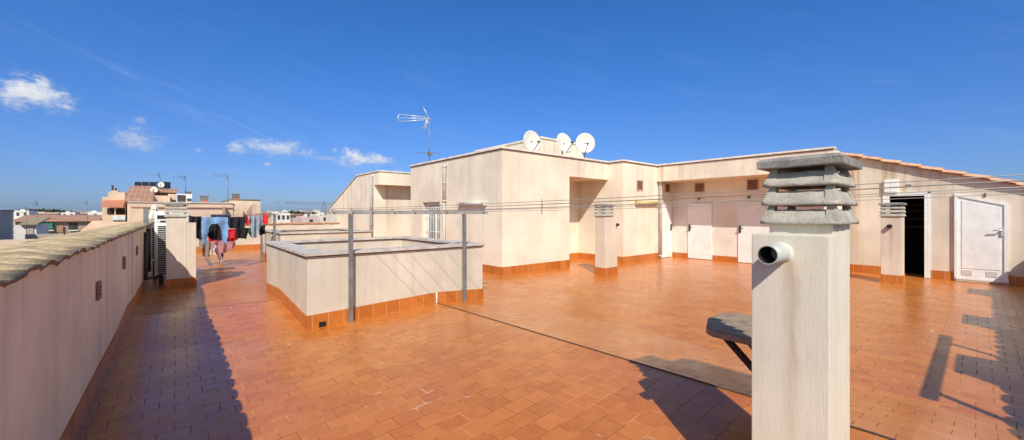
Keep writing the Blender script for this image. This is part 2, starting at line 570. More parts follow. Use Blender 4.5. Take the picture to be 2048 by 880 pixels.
# ------------------------------------------------------------------ sky, sun, camera
def build_world():
    w = bpy.data.worlds.new('World')
    SC.world = w
    w.use_nodes = True
    nt = w.node_tree
    for n in list(nt.nodes):
        nt.nodes.remove(n)
    g = G(nt)
    out = g.n('ShaderNodeOutputWorld')
    bg = g.n('ShaderNodeBackground')
    nt.links.new(bg.outputs[0], out.inputs[0])
    sky = g.n('ShaderNodeTexSky', sky_type='NISHITA')
    sky.sun_disc = False
    sky.sun_elevation = math.asin(-SUN_DIR.z)
    sky.sun_rotation = atan2(-SUN_DIR.x, -SUN_DIR.y) % (2 * pi)
    sky.altitude = 0
    sky.air_density = 1.0
    sky.dust_density = 0.6
    sky.ozone_density = 3.0
    d = g.n('ShaderNodeTexCoord').outputs['Generated']
    x, y, z = g.sep(d)
    el = g.math('MULTIPLY', g.math('ARCSINE', z), 180 / pi)
    az = g.math('MULTIPLY', g.math('ARCTAN2', x, y), 180 / pi)
    # tune the blue
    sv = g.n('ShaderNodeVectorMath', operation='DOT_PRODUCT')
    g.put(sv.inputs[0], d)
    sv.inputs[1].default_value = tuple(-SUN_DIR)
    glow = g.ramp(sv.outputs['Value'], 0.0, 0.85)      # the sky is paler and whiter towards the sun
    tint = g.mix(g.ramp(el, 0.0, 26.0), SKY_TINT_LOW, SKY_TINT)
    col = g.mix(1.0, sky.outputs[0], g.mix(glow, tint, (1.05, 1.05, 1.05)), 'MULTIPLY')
    # noise used by the clouds
    nv = g.noise(g.comb(g.math('MULTIPLY', az, 0.55), g.math('MULTIPLY', el, 0.85), 0.0), 1.0, 9, 0.62, 0.3)
    nb = g.noise(g.comb(g.math('MULTIPLY', az, 2.0), g.math('MULTIPLY', el, 2.6), 3.0), 1.0, 6, 0.6)
    clouds = [  # az, el, half-az, half-el, density, greyness
        (-10.15, 10.9, 2.6, 1.75, 1.0, 0.0), (-9.0, 11.1, 1.7, 1.1, 0.9, 0.0), (-11.2, 10.6, 1.5, 1.2, 0.9, 0.05),
        (-3.3, 7.75, 2.1, 1.45, 0.55, 0.25), (-2.8, 7.2, 1.0, 0.9, 0.5, 0.2),
        (9.2, 8.1, 4.3, 1.15, 0.7, 0.1), (8.0, 8.1, 1.5, 1.1, 0.75, 0.05), (11.0, 8.6, 1.2, 0.8, 0.6, 0.05), (5.4, 7.8, 1.2, 0.8, 0.7, 0.05),
        (19.0, 7.35, 3.8, 1.15, 0.85, 0.0), (18.3, 7.6, 2.0, 1.25, 0.9, 0.0), (22.0, 7.2, 1.8, 0.8, 0.7, 0.05), (15.2, 7.3, 2.0, 0.5, 0.4, 0.1),
        (8.4, 6.1, 0.6, 0.36, 0.6, 0.0), (-3.1, 9.8, 0.65, 0.5, 0.35, 0.3), (1.8, 7.15, 0.35, 0.3, 0.4, 0.0), (16.0, 8.3, 0.6, 0.4, 0.5, 0.1),
        (36.7, 6.2, 0.8, 0.35, 0.25, 0.0), (24.1, 6.0, 0.9, 0.8, 0.18, 0.2)]
    dens = None
    shade = None
    for (a, e, ha, he, dn, gr) in clouds:
        u = g.math('DIVIDE', g.math('SUBTRACT', az, a), ha)
        v = g.math('DIVIDE', g.math('SUBTRACT', el, e), he)
        r = g.math('SQRT', g.math('ADD', g.math('MULTIPLY', u, u), g.math('MULTIPLY', v, v)))
        k = g.math('SUBTRACT', 1.0, r)
        k = g.math('ADD', k, g.math('MULTIPLY', g.math('SUBTRACT', nv, 0.46), 2.4))
        k = g.math('ADD', k, g.math('MULTIPLY', g.math('SUBTRACT', nb, 0.5), 0.9))
        k = g.math('MULTIPLY', g.ramp(k, -0.1, 1.15), dn)
        k = g.math('MULTIPLY', k, g.ramp(r, 1.5, 0.9))
        dens = k if dens is None else g.math('MAXIMUM', dens, k)
        s = g.math('MULTIPLY', g.math('ADD', g.math('MULTIPLY', v, 0.45), 0.62 - gr), g.math('MINIMUM', 1.0, g.math('MULTIPLY', k, 1.5)))
        shade = s if shade is None else g.math('MAXIMUM', shade, s)
    lum = g.math('ADD', shade, g.math('MULTIPLY', g.math('SUBTRACT', nb, 0.5), 0.9), clamp=True)
    ccol = g.mix(lum, CLOUD_DARK, CLOUD_LIGHT)
    # long thin cirrus streaks
    lin = g.math('SUBTRACT', el, g.math('ADD', 12.6, g.math('MULTIPLY', az, -0.36)))
    cn = g.noise(g.comb(g.math('ADD', g.math('MULTIPLY', az, 0.16), g.math('MULTIPLY', el, 0.1)), g.math('ADD', g.math('MULTIPLY', el, 1.1), g.math('MULTIPLY', az, 0.40)), 5.0), 1.0, 7, 0.6)
    cir = g.math('MULTIPLY', g.ramp(g.math('ABSOLUTE', lin), 2.4, 0.0), g.ramp(cn, 0.42, 0.82, 0, 0.23))
    cir = g.math('MULTIPLY', cir, g.math('MULTIPLY', g.ramp(az, -16, -4), g.ramp(az, 42, 12)))
    cn2 = g.noise(g.comb(g.math('MULTIPLY', az, 0.09), g.math('ADD', g.math('MULTIPLY', el, 0.5), g.math('MULTIPLY', az, 0.12)), 9.0), 1.0, 7, 0.6)
    cir2 = g.math('MULTIPLY', g.ramp(cn2, 0.5, 0.85, 0, 0.10), g.ramp(el, 34, 10))
    col = g.mix(g.math('MAXIMUM', cir, cir2), col, CIRRUS)
    col = g.mix(dens, col, ccol)
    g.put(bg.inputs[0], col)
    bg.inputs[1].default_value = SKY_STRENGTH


SKY_TINT = (0.33, 0.78, 1.33)
SKY_TINT_LOW = (0.43, 0.605, 1.06)
SKY_STRENGTH = 0.111
CLOUD_DARK = (4.2, 4.9, 6.2)
CLOUD_LIGHT = (8.0, 8.1, 8.4)
CIRRUS = (5.0, 6.4, 8.2)
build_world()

sl = bpy.data.lights.new('sun', 'SUN')
sl.energy = 4.7
sl.angle = radians(0.5)
sl.color = (1.0, 0.94, 0.85)
so = bpy.data.objects.new('sun', sl)
so.rotation_euler = SUN_DIR.to_track_quat('-Z', 'Y').to_euler()
so.location = (-5, -8, 12)
COL.objects.link(so)

cam = bpy.data.cameras.new('camera')
cam.sensor_width = 36
cam.lens = FPX / 2048 * 36
cam.shift_x = -(CXP - 1024) / 2048
cam.shift_y = -(440 - HYP) / 2048
cam.clip_start = 0.05
cam.clip_end = 20000
co = bpy.data.objects.new('camera', cam)
co.location = (0, 0, CAM_H)
co.rotation_euler = (radians(90), 0, -YAW)
COL.objects.link(co)
SC.camera = co
SC.view_settings.view_transform = 'Standard'
SC.view_settings.look = 'None'
SC.view_settings.exposure = 0
SC.view_settings.gamma = 1

# ------------------------------------------------------------------ terrace floor
bm = NB()
xs = [-0.62 + i * 0.05 for i in range(100)] + [4.38 + i * 0.12 for i in range(82)]
ys = [-1.7 + i * 0.15 for i in range(150)]
def snap(x, y):
    xj = 2.94 + 0.0415 * y
    return xj if abs(x - xj) < 0.0251 else x


gv = [[bm.verts.new((snap(x, y), y, FH(snap(x, y), y))) for y in ys] for x in xs]
for i in range(len(xs) - 1):
    for j in range(len(ys) - 1):
        bm.faces.new((gv[i][j], gv[i + 1][j], gv[i + 1][j + 1], gv[i][j + 1]))
obj('terrace_floor', bm, M['floor'])['kind'] = 'structure'

# expansion joints: narrow mastic strips just above the tiles
bm = NB()


def ribbon(bm, pts, w, lift=0.004):
    prev = None
    for i, p in enumerate(pts):
        q = pts[min(i + 1, len(pts) - 1)]
        o = pts[max(i - 1, 0)]
        d = Vector((q[0] - o[0], q[1] - o[1])).normalized()
        nrm = Vector((d.y, -d.x)) * w / 2
        a = bm.verts.new((p[0] + nrm.x, p[1] + nrm.y, FH(p[0], p[1]) + lift))
        b = bm.verts.new((p[0] - nrm.x, p[1] - nrm.y, FH(p[0], p[1]) + lift))
        if prev:
            bm.faces.new((prev[0], prev[1], b, a))
        prev = (a, b)


ribbon(bm, [(2.94 + 0.0415 * y, y) for y in [-1.3 + k * 0.12 for k in range(59)]], 0.022)
ribbon(bm, [(-0.49 + k * 0.1, 7.62 - k * 0.012) for k in range(18)], 0.016)
obj('floor_joint', bm, M['joint'])['kind'] = 'structure'


# ------------------------------------------------------------------ parapets with tiled coping
def coping_profile(bm, axis, a0, a1, inner, outward, z0, pitch=0.275, width=0.62, amp=0.05):
    """barrel tiles laid across a wall; axis = direction of the wall; inner = inner wall face; outward = sign"""
    step = pitch / 10
    n = int((a1 - a0) / step)
    prof = [(-0.045, 0.0), (-0.05, 0.012), (0.03, 0.026), (0.13, 0.040), (0.26, 0.036), (0.36, 0.028), (0.48, -0.005), (width, -0.05), (width, -0.09)]
    prev = None
    rnd = random.Random(int(a0 * 10) + 7)
    jit = [(rnd.uniform(-0.016, 0.016), rnd.uniform(-0.005, 0.006), rnd.uniform(0.35, 0.95)) for _ in range(int((a1 - a0) / pitch) + 3)]
    for i in range(n + 1):
        a = a0 + i * step
        k = int((a - a0) / pitch + 1e-6)
        p = (a - a0) / pitch - k
        jx, jz, sk = jit[k]
        arc = sqrt(max(0.0, 1 - (2 * p - 1) ** 2))
        ring = []
        for q, (o, h) in enumerate(prof):
            w = 0.72 if q == 0 else 1.0
            off = o - (0.012 * arc + jx * 0.5) * (1 if q < 2 else 0)
            zz = z0 + h + w * (amp * arc * (0.9 if q < len(prof) - 2 else 0.3) + jz)
            zz += 0.014 * noise.noise(Vector((a * 9, o * 9, 2.0))) * w
            aa = a + sk * 0.3 * o
            c = inner + outward * off
            ring.append(bm.verts.new((c, aa, zz) if axis == 'y' else (aa, c, zz)))
        if prev:
            for q in range(len(prof) - 1):
                f = bm.faces.new((prev[q], prev[q + 1], ring[q + 1], ring[q]))
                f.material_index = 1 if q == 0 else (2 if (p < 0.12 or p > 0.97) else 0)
                f.smooth = q > 0
        prev = ring


def vent_grille(parent, center, normal_axis, sgn, w, h, m, slats=6, depth=0.02, fm=None, back=None):
    """framed louvre on a wall. normal_axis 'x' or 'y', sgn = direction it faces"""
    bm = NB()
    cx, cy, cz = center

    def B(u0, u1, v0, v1, d0, d1, mi=0):
        if normal_axis == 'x':
            a, b = sorted((cx + sgn * d0, cx + sgn * d1))
            box(bm, a, cy + u0, cz + v0, b, cy + u1, cz + v1, mi)
        else:
            a, b = sorted((cy + sgn * d0, cy + sgn * d1))
            box(bm, cx + u0, a, cz + v0, cx + u1, b, cz + v1, mi)
    t = min(w, h) * 0.07
    B(-w / 2, w / 2, -h / 2, h / 2, 0.002, 0.004, 1)
    B(-w / 2, -w / 2 + t, -h / 2, h / 2, 0.004, depth)
    B(w / 2 - t, w / 2, -h / 2, h / 2, 0.004, depth)
    B(-w / 2 + t, w / 2 - t, -h / 2, -h / 2 + t, 0.004, depth)
    B(-w / 2 + t, w / 2 - t, h / 2 - t, h / 2, 0.004, depth)
    for k in range(slats):
        z = -h / 2 + t + (h - 2 * t) * (k + 0.5) / slats
        B(-w / 2 + t, w / 2 - t, z - h / slats * 0.22, z + h / slats * 0.22, 0.004, depth * 0.9, 2)
    return obj('vent_grille', bm, [fm or m, back or M['black'], m], parent)


PX = -0.52      # inner face of the long parapet
par = empty('parapet_wall', (-0.65, 9, 0), 'long low parapet wall in shade along the left edge, capped with weathered barrel tiles', 'wall')
bm = NB()
box(bm, PX - 0.50, -1.6, 0.2, PX, 20.3, 1.246)
obj('wall', bm, M['wall_par'], par)
bm = NB()
coping_profile(bm, 'y', -1.6, 20.5, PX, -1, 1.236, amp=0.030)
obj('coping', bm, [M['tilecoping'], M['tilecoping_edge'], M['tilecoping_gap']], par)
bm = NB()
strip(bm, [(PX, 20.2), (PX, -1.3)], -0.002, 0.026, lambda x, y: FH(x, y) - 0.02, lambda x, y: FH(x, y) + 0.17, seg=0.3)
obj('skirting', bm, M['plinth'], par)
for (yy, zz) in ((4.85, 0.85), (6.95, 0.89), (9.0, 0.9)):
    vent_grille(par, (PX, yy, zz), 'x', 1, 0.16, 0.15, M['brownvent'], 4)
bm = NB()
tube(bm, [(PX + 0.05, 10.4, 0.25), (PX + 0.05, 10.4, 1.15)], 0.03)
tube(bm, [(PX + 0.05, 10.4, 0.25), (-0.25, 10.9, 0.24)], 0.03)
tube(bm, [(PX + 0.06, 11.2, 0.3), (PX + 0.06, 11.2, 1.2)], 0.04)
obj('cable_pipe', bm, M['darkmetal'], par)

PY = -1.30      # inner face of the parapet behind the viewer
par2 = empty('parapet_wall', (6, PY - 0.14, 0), 'second tiled parapet wall along the near side, its toothed shadow lying at the right edge', 'wall')
bm = NB()
box(bm, PX, PY - 0.28, -0.3, 13.28, PY, 1.24)
obj('wall', bm, M['wall_par'], par2)
bm = NB()
coping_profile(bm, 'x', PX, 13.28, PY, -1, 1.215)
obj('coping', bm, [M['tilecoping'], M['tilecoping_edge'], M['tilecoping_gap']], par2)

far = empty('parapet_wall', (2.7, 20.3, 0), 'far cream parapet wall closing the terrace behind the laundry, orange tile coping', 'wall')
bm = NB()
box(bm, PX, 20.2, -0.2, 6.0, 20.45, 1.06)
obj('wall', bm, M['wall_low'], far)
bm = NB()
coping_profile(bm, 'x', PX, 6.0, 20.2, 1, 1.04, amp=0.03)
obj('coping', bm, [M['verge'], M['verge'], M['verge']], far)
bm = NB()
strip(bm, [(PX + 0.02, 20.2), (5.98, 20.2)], -0.002, 0.014, -0.02, 0.2)
obj('skirting', bm, M['plinth'], far)


# ------------------------------------------------------------------ chimneys
def rough_box(bm, x0, y0, z0, x1, y1, z1, amp, seed, cuts=6, taper=0.0):
    """a cast block with uneven edges; taper = how much the top shrinks on every side"""
    vs = box(bm, x0, y0, z0, x1, y1, z1)
    es = list(set(e for v in vs for e in v.link_edges))
    r = bmesh.ops.bevel(bm, geom=es, offset=min(0.008, (z1 - z0) * 0.2), segments=2, profile=0.5, affect='EDGES')


def chimney_cap(bm, x0, y0, x1, y1, z0, seed=0, s=1.0):
    """three flared louvre rings with corner blocks and a slab on top, 0.285 m high"""
    z = z0
    rnd = random.Random(seed)
    ih = 0.05     # inner openings start this far in
    for t in range(3):
        hb = 0.063
        gap = 0.019
        e = 0.006 - 0.004 * t
        out0 = (x0 - e, y0 - e, x1 + e, y1 + e)
        ins = 0.042
        # flared skirt ring: outer bottom, outer top (inset), with a rounded lower lip
        prof = [(0.030, 0.0), (0.004, 0.0), (0.0, 0.005), (0.001, 0.013), (0.012, 0.032), (ins * 0.62, hb - 0.004), (ins * 0.8, hb), (ins + 0.02, hb), (ins + 0.03, 0.012)]
        rings = []
        N = 9
        for (i_, h) in prof:
            c = [(out0[0] + i_, out0[1] + i_), (out0[2] - i_, out0[1] + i_), (out0[2] - i_, out0[3] - i_), (out0[0] + i_, out0[3] - i_)]
            ring = []
            for k in range(4):
                a, b = c[k], c[(k + 1) % 4]
                for j in range(N):
                    u = j / N
                    px, py = a[0] + (b[0] - a[0]) * u, a[1] + (b[1] - a[1]) * u
                    nz = noise.noise(Vector((px * 28, py * 28, (z + h) * 30 + seed * 3)))
                    nx = noise.noise(Vector((px * 33 + 5, py * 30, (z + h) * 28 + seed)))
                    ring.append(bm.verts.new((px + 0.0035 * nx, py + 0.0035 * nz, z + h + 0.0035 * nz)))
            rings.append(ring)
        for i in range(len(rings)):
            A, B = rings[i], rings[(i + 1) % len(rings)]
            n = len(A)
            for k in range(n):
                f = bm.faces.new((A[k], A[(k + 1) % n], B[(k + 1) % n], B[k]))
                f.smooth = True
        # corner blocks that carry the next ring, flaring with the skirt
        for (cx, sx) in ((out0[0], 1), (out0[2], -1)):
            for (cy, sy) in ((out0[1], 1), (out0[3], -1)):
                w = 0.062
                lo = [(0.002, 0.002), (w + 0.008, 0.002), (w + 0.008, w * 0.8), (0.002, w * 0.8)]
                hi = [(0.030, 0.028), (w + 0.002, 0.028), (w + 0.002, w * 0.8), (0.030, w * 0.8)]
                a = [bm.verts.new((cx + sx * p[0], cy + sy * p[1], z + 0.014)) for p in lo]
                b = [bm.verts.new((cx + sx * p[0], cy + sy * p[1], z + hb + gap + 0.004)) for p in hi]
                bm.faces.new(a)
                bm.faces.new(b)
                for k in range(4):
                    bm.faces.new((a[k], a[(k + 1) % 4], b[(k + 1) % 4], b[k]))
        z += hb + gap
    # top slab: overhanging, top chamfered
    return z


def cap_slab(bm, x0, y0, x1, y1, z, seed=0):
    o = 0.014
    pts = [(0.0, 0.0), (-0.002, 0.004), (-0.002, 0.030), (0.012, 0.043), (0.05, 0.050)]
    rings = []
    N = 8
    for (i_, h) in pts:
        c = [(x0 - o + i_, y0 - o + i_), (x1 + o - i_, y0 - o + i_), (x1 + o - i_, y1 + o - i_), (x0 - o + i_, y1 + o - i_)]
        ring = []
        for k in range(4):
            a, b = c[k], c[(k + 1) % 4]
            for j in range(N):
                u = j / N
                px, py = a[0] + (b[0] - a[0]) * u, a[1] + (b[1] - a[1]) * u
                nz = noise.noise(Vector((px * 26, py * 26, h * 60 + seed)))
                ring.append(bm.verts.new((px + 0.002 * nz, py + 0.002 * nz, z + h + 0.003 * nz)))
        rings.append(ring)
    for i in range(len(rings) - 1):
        A, B = rings[i], rings[i + 1]
        n = len(A)
        for k in range(n):
            bm.faces.new((A[k], A[(k + 1) % n], B[(k + 1) % n], B[k]))
    bm.faces.new(rings[-1])
    bm.faces.new(list(reversed(rings[0])))


def chimney(label, shaft, ztop, addbox=None, skirt=True, wallm='wall_chim2', pipe=None, seed=1, neck=0.03, detail=True):
    """shaft = (x0,y0,x1,y1)"""
    x0, y0, x1, y1 = shaft
    t = empty('chimney', ((x0 + x1) / 2, (y0 + y1) / 2, 0), label, 'chimney', 'rooftop chimneys with louvred concrete caps')
    capz = ztop - 0.297
    bm = NB()
    box(bm, x0, y0, -0.02, x1, y1, capz + 0.004, bev=0.004)
    obj('shaft', bm, M[wallm], t)
    fx0, fy0, fx1, fy1 = shaft
    if addbox:
        ax0, ay0, ax1, ay1, az = addbox
        bm = NB()
        box(bm, ax0, ay0, -0.02, ax1, ay1, az, bev=0.004)
        obj('side_duct', bm, M[wallm], t)
        fx0, fy0, fx1, fy1 = min(fx0, ax0), min(fy0, ay0), max(fx1, ax1), max(fy1, ay1)
    bm = NB()
    chimney_cap(bm, x0 - 0.022, y0 - 0.022, x1 + 0.022, y1 + 0.022, capz, seed)
    obj('louvre_cap', bm, M['concrete'], t)
    bm = NB()
    cap_slab(bm, x0 - 0.022, y0 - 0.022, x1 + 0.022, y1 + 0.022, capz + 0.246, seed)
    obj('cap_slab', bm, M['concrete_dark'], t)
    if skirt:
        bm = NB()
        strip(bm, [(fx0, fy0), (fx0, fy1), (fx1, fy1), (fx1, fy0)], -0.014, 0.003, -0.02, 0.19, closed=True)
        obj('skirting', bm, M['plinth'], t)
    if pipe:
        bm = NB()
        pipe_open(bm, pipe[0], pipe[1], pipe[2], pipe[3] if len(pipe) > 3 else 0.004)
        vp = obj('vent_pipe', bm, [M[pipe[4]] if len(pipe) > 4 else M['pvc_blue'], M['black']], t)
        a_, b_ = Vector(pipe[0]), Vector(pipe[1])
        dd = (b_ - a_).normalized()
        e1, e2 = frame_of(dd)
        bm = NB()
        prev = None
        for k in range(25):
            an = 2 * pi * k / 24
            w = e1 * cos(an) + e2 * sin(an)
            rr = pipe[2] + 0.008 + 0.005 * noise.noise(Vector((an * 1.3, seed, 0)))
            if k == 24:
                ring = first
            else:
                ring = [bm.verts.new(a_ - dd * 0.002 + w * rr), bm.verts.new(a_ + dd * 0.009 + w * (rr - 0.004)), bm.verts.new(a_ + dd * 0.012 + w * (pipe[2] - 0.001))]
            if k == 0:
                first = ring
            if prev:
                for q in range(2):
                    bm.faces.new((prev[q], prev[q + 1], ring[q + 1], ring[q])).smooth = True
            prev = ring
        obj('mortar_collar', bm, M[wallm], vp)
    return t


# the big one right in front
chimney('tall foreground chimney with a grey pipe stub under its stacked concrete cap',
        (2.024, 0.385, 2.336, 0.615), 1.752, addbox=(1.90, 0.373, 2.021, 0.645, 1.415), wallm='wall_chim',
        pipe=((1.905, 0.535, 1.340), (1.775, 0.545, 1.338), 0.038, 0.0035, 'pvc_blue'), seed=3)
chimney('cream chimney half in the parapet shade beside the white air conditioner', (-0.18, 10.56, 0.135, 11.0), 1.735,
        addbox=(0.138, 10.55, 0.29, 11.02, 1.32), seed=5)
chimney('slim cream chimney standing before the deep recess between two corners of the main block', (7.86, 5.88, 8.17, 6.18), 1.745,
        addbox=(8.173, 5.875, 8.35, 6.185, 1.35), pipe=((8.30, 5.88, 1.235), (8.31, 5.80, 1.235), 0.035, 0.004, 'darkmetal'), seed=8)
chimney('cream chimney with black pipe hole standing in front of the dark open doorway', (11.68, 1.07, 12.1, 1.40), 1.745,
        pipe=((11.69, 1.26, 1.235), (11.60, 1.26, 1.235), 0.045, 0.006, 'darkmetal'), seed=12)
for k, (xa, lab) in enumerate(((4.5, 'nearest of the chimneys rising from the near parapet, known by its shadow at lower right'),
                               (7.08, 'middle chimney rising from the near parapet, its shadow a block halfway down the right edge'),
                               (10.3, 'farthest chimney rising from the near parapet, its shadow falling toward the white slanted door'))):
    chimney(lab, (xa, PY - 0.50, xa + 0.68, PY - 0.10), 1.745, skirt=False, seed=20 + k)


# ------------------------------------------------------------------ light wells
def light_well(label, x0, y0, x1, y1, zt):
    t = empty('light_well', ((x0 + x1) / 2, (y0 + y1) / 2, 0), label, 'light well')
    th = 0.22
    pl = [(x0, y0), (x0, y1), (x1, y1), (x1, y0)]
    bm = NB()
    strip(bm, pl, 0.0, th, -3.0, zt - 0.035, closed=True)
    box(bm, x0 + th, y0 + th, -3.0, x1 - th, y1 - th, -2.9)
    obj('wall', bm, M['wall_low'], t)
    bm = NB()
    strip(bm, pl, -0.035, th + 0.035, zt - 0.034, zt, closed=True)
    obj('coping', bm, M['coping'], t)
    bm = NB()
    strip(bm, pl, -0.016, th + 0.016, zt - 0.062, zt - 0.0345, closed=True)
    obj('coping_bed', bm, M['coping_edge'], t)  # dark band added as the shadow line beneath the rim
    bm = NB()
    strip(bm, pl, -0.014, 0.002, lambda x, y: FH(x, y) - 0.03, lambda x, y: FH(x, y) + 0.175, closed=True, seg=0.2)
    obj('skirting', bm, M['plinth'], t)
    return t


w1 = light_well('open light well in the centre, waist high cream walls with pale stone coping', 1.28, 5.68, 4.08, 8.72, 0.985)
bm = NB()
box(bm, 1.42, 5.652, FH(1.45, 5.66) + 0.0, 1.50, 5.664, 0.07)
obj('drain_hole', bm, M['black'], w1)
bm = NB()
box(bm, 3.155, 5.662, FH(3.16, 5.66), 3.178, 5.6655, FH(3.16, 5.66) + 0.178)
obj('joint_strip', bm, M['white'], w1)
light_well('second light well behind the central one, only its rim and pale wall showing', 2.27, 13.15, 4.9, 16.2, 0.95)

# ------------------------------------------------------------------ main rooftop block
mb = empty('rooftop_building', (8.5, 9.5, 0), 'main cream stair block in the middle with flat coping and two recessed porches', 'building')
ZT = 3.085
bm = NB()
box(bm, 6.0, 7.55, -0.05, 6.25, 10.55, ZT)
box(bm, 6.0, 10.55, 1.87, 6.25, 11.65, ZT)
box(bm, 6.0, 10.55, -0.05, 6.25, 11.65, 0.12)
box(bm, 6.0, 11.65, -0.05, 6.25, 12.5, ZT)
box(bm, 6.25, 7.55, -0.05, 8.45, 7.80, ZT)
box(bm, 8.25, 7.80, -0.05, 8.45, 8.75, 2.57)
box(bm, 8.45, 7.55, 2.57, 10.25, 8.75, ZT)
box(bm, 8.25, 8.75, -0.05, 10.45, 8.95, 2.75)
box(bm, 10.25, 7.0, -0.05, 10.45, 8.75, ZT)
box(bm, 10.45, 7.0, -0.05, 12.15, 7.2, ZT)
box(bm, 12.15, 2.30, 2.58, 13.15, 7.2, ZT)
box(bm, 12.15, 2.30, -0.05, 13.15, 2.5, 2.58)
box(bm, 6.25, 12.25, -0.05, 13.3, 12.5, ZT)
# roof deck
box(bm, 6.25, 7.80, 2.80, 13.3, 12.25, 2.95)
box(bm, 13.15, 2.5, 2.80, 17, 12.25, 2.95)
obj('wall', bm, M['wall'], mb)
bm = NB()
box(bm, 13.15, 2.501, -0.05, 13.35, 7.2, 2.75)
box(bm, 12.151, 7.0, -0.05, 13.15, 7.2, 2.58)
obj('porch_wall', bm, M['wall_porch'], mb)
pl = [(6.0, 12.5), (6.0, 7.55), (10.25, 7.55), (10.25, 7.0), (12.15, 7.0), (12.15, 2.3)]
bm = NB()
strip(bm, pl, -0.26, 0.04, ZT + 0.014, ZT + 0.062)
obj('coping', bm, M['coping_light'], mb)
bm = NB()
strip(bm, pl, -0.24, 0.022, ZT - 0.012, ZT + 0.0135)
obj('coping_bed', bm, M['coping_edge'], mb)  # shadow line under the coping, drawn as a dark band
sk = 0.205
bm = NB()
for q in ([(6.0, 12.5), (6.0, 7.55), (8.45, 7.55)], [(8.45, 8.75), (10.25, 8.75), (10.25, 7.0), (12.24, 7.0)]):
    bm = NB()
    strip(bm, q, -0.003, 0.014, -0.02, sk)
    obj('skirting', bm, M['plinth'], mb)
for (ya, yb) in ((6.96, 6.42), (5.60, 4.85), (3.95, 2.6)):
    bm = NB()
    strip(bm, [(13.15, ya), (13.15, yb)], -0.003, 0.014, -0.02, 0.17)
    obj('skirting', bm, M['plinth'], mb)

# barred window in the left face
bm = NB()
for (a, b) in ((10.58, 10.66), (11.54, 11.62)):
    box(bm, 6.14, a, 0.12, 6.20, b, 1.86)
box(bm, 6.14, 10.66, 1.78, 6.20, 11.54, 1.86)
box(bm, 6.14, 11.04, 0.12, 6.20, 11.10, 1.78)
wn_ = obj('window', bm, M['white'], mb)
bm = NB()
box(bm, 6.205, 10.58, 0.12, 6.215, 11.62, 1.86)
obj('pane', bm, M['glass'], wn_)
bm = NB()
for k in range(9):
    y = 10.68 + k * 0.107
    tube(bm, [(6.10, y, 0.12), (6.10, y, 1.84)], 0.009, 6)
for z in (0.5, 0.95, 1.4, 1.7):
    tube(bm, [(6.10, 10.58, z), (6.10, 11.62, z)], 0.009, 6)
obj('window_bars', bm, M['white'], wn_)


def drain_pipe(parent, x, y, z0, z1, r, elbow, m='pvc', lower=None):
    """vertical pipe with an elbow at the top turning back into the wall, collars and optional thinner lower length"""
    bm = NB()
    e = Vector(elbow)
    pts = [Vector((x, y, z0)), Vector((x, y, z1 - 0.06))]
    for k in range(1, 7):
        a = k / 6 * pi / 2
        pts.append(Vector((x, y, z1 - 0.06)) + Vector((0, 0, 0.06)) * sin(a) + e * 0.06 * (1 - cos(a)))
    pts.append(pts[-1] + e * 0.08)
    tube(bm, pts, r, 14)
    for z in (z0 + 0.02, z1 - 0.07, (z0 + z1) / 2):
        tube(bm, [(x, y, z), (x, y, z + 0.05)], r * 1.13, 14)
    if lower:
        tube(bm, [(x, y, lower), (x, y, z0)], r * 0.72, 12)
    return obj('drain_pipe', bm, M[m], parent)


drain_pipe(mb, 5.925, 10.16, 1.84, 2.93, 0.052, (1, 0, 0), 'pvc', 0.02)
drain_pipe(mb, 12.28, 6.925, 0.06, 2.98, 0.052, (0, 1, 0), 'pvc')
# louvred vents over the porch doors
vent_grille(mb, (11.14, 7.0, 2.41), 'y', -1, 0.36, 0.33, M['brownvent'], 7, fm=M['ventframe'])
vent_grille(mb, (12.85, 7.0, 2.40), 'y', -1, 0.33, 0.31, M['brownvent'], 6, fm=M['ventframe'])
vent_grille(mb, (13.15, 6.02, 2.375), 'x', -1, 0.33, 0.31, M['brownvent'], 6, fm=M['ventframe'])
vent_grille(mb, (13.15, 4.43, 2.375), 'x', -1, 0.33, 0.34, M['brownvent'], 6, fm=M['ventframe'])


def porch_door(face, a, b, hinge_hi):
    """flush white door leaf. face 'x' (on x=13.15, facing -x) or 'y' (on y=7.0, facing -y); a<b along the wall"""
    bm = NB()
    if face == 'x':
        box(bm, 13.118, a, 0.02, 13.147, b, 1.86, bev=0.004)
    else:
        box(bm, a, 6.968, 0.02, b, 6.997, 1.86, bev=0.004)
    d = obj('door', bm, M['whitedoor'], mb)
    bm = NB()
    w = b - 0.06 if hinge_hi else a + 0.06
    if face == 'x':
        box(bm, 13.09, w - 0.03, 0.93, 13.117, w + 0.03, 1.15, bev=0.004)
        tube(bm, [(13.09, w, 1.06), (13.04, w, 1.06), (13.04, w - 0.11 * (1 if hinge_hi else -1), 1.055)], 0.013)
    else:
        box(bm, w - 0.03, 6.94, 0.93, w + 0.03, 6.967, 1.15, bev=0.004)
        tube(bm, [(w, 6.94, 1.06), (w, 6.89, 1.06), (w - 0.11, 6.89, 1.055)], 0.013)
    obj('handle', bm, M['darkmetal'], d)


porch_door('x', 5.62, 6.40, True)
porch_door('x', 3.97, 4.83, True)
porch_door('y', 12.36, 13.09, True)
for yy in (6.02, 4.52):
    bm = NB()
    box(bm, 13.08, yy - 0.03, 2.00, 13.148, yy + 0.03, 2.04)
    tube(bm, [(13.09, yy, 2.02), (13.06, yy, 1.98), (13.06, yy, 1.94)], 0.018)
    obj('lamp_socket', bm, M['darkmetal'], mb)
bm = NB()
tube(bm, [(7.35, 7.542, 1.9), (7.352, 7.541, 1.6), (7.35, 7.542, 1.5)], 0.008, 6)
tube(bm, [(7.35, 7.54, 1.74), (7.35, 7.50, 1.75)], 0.01, 6)
obj('wall_cable', bm, M['darkmetal'], mb)

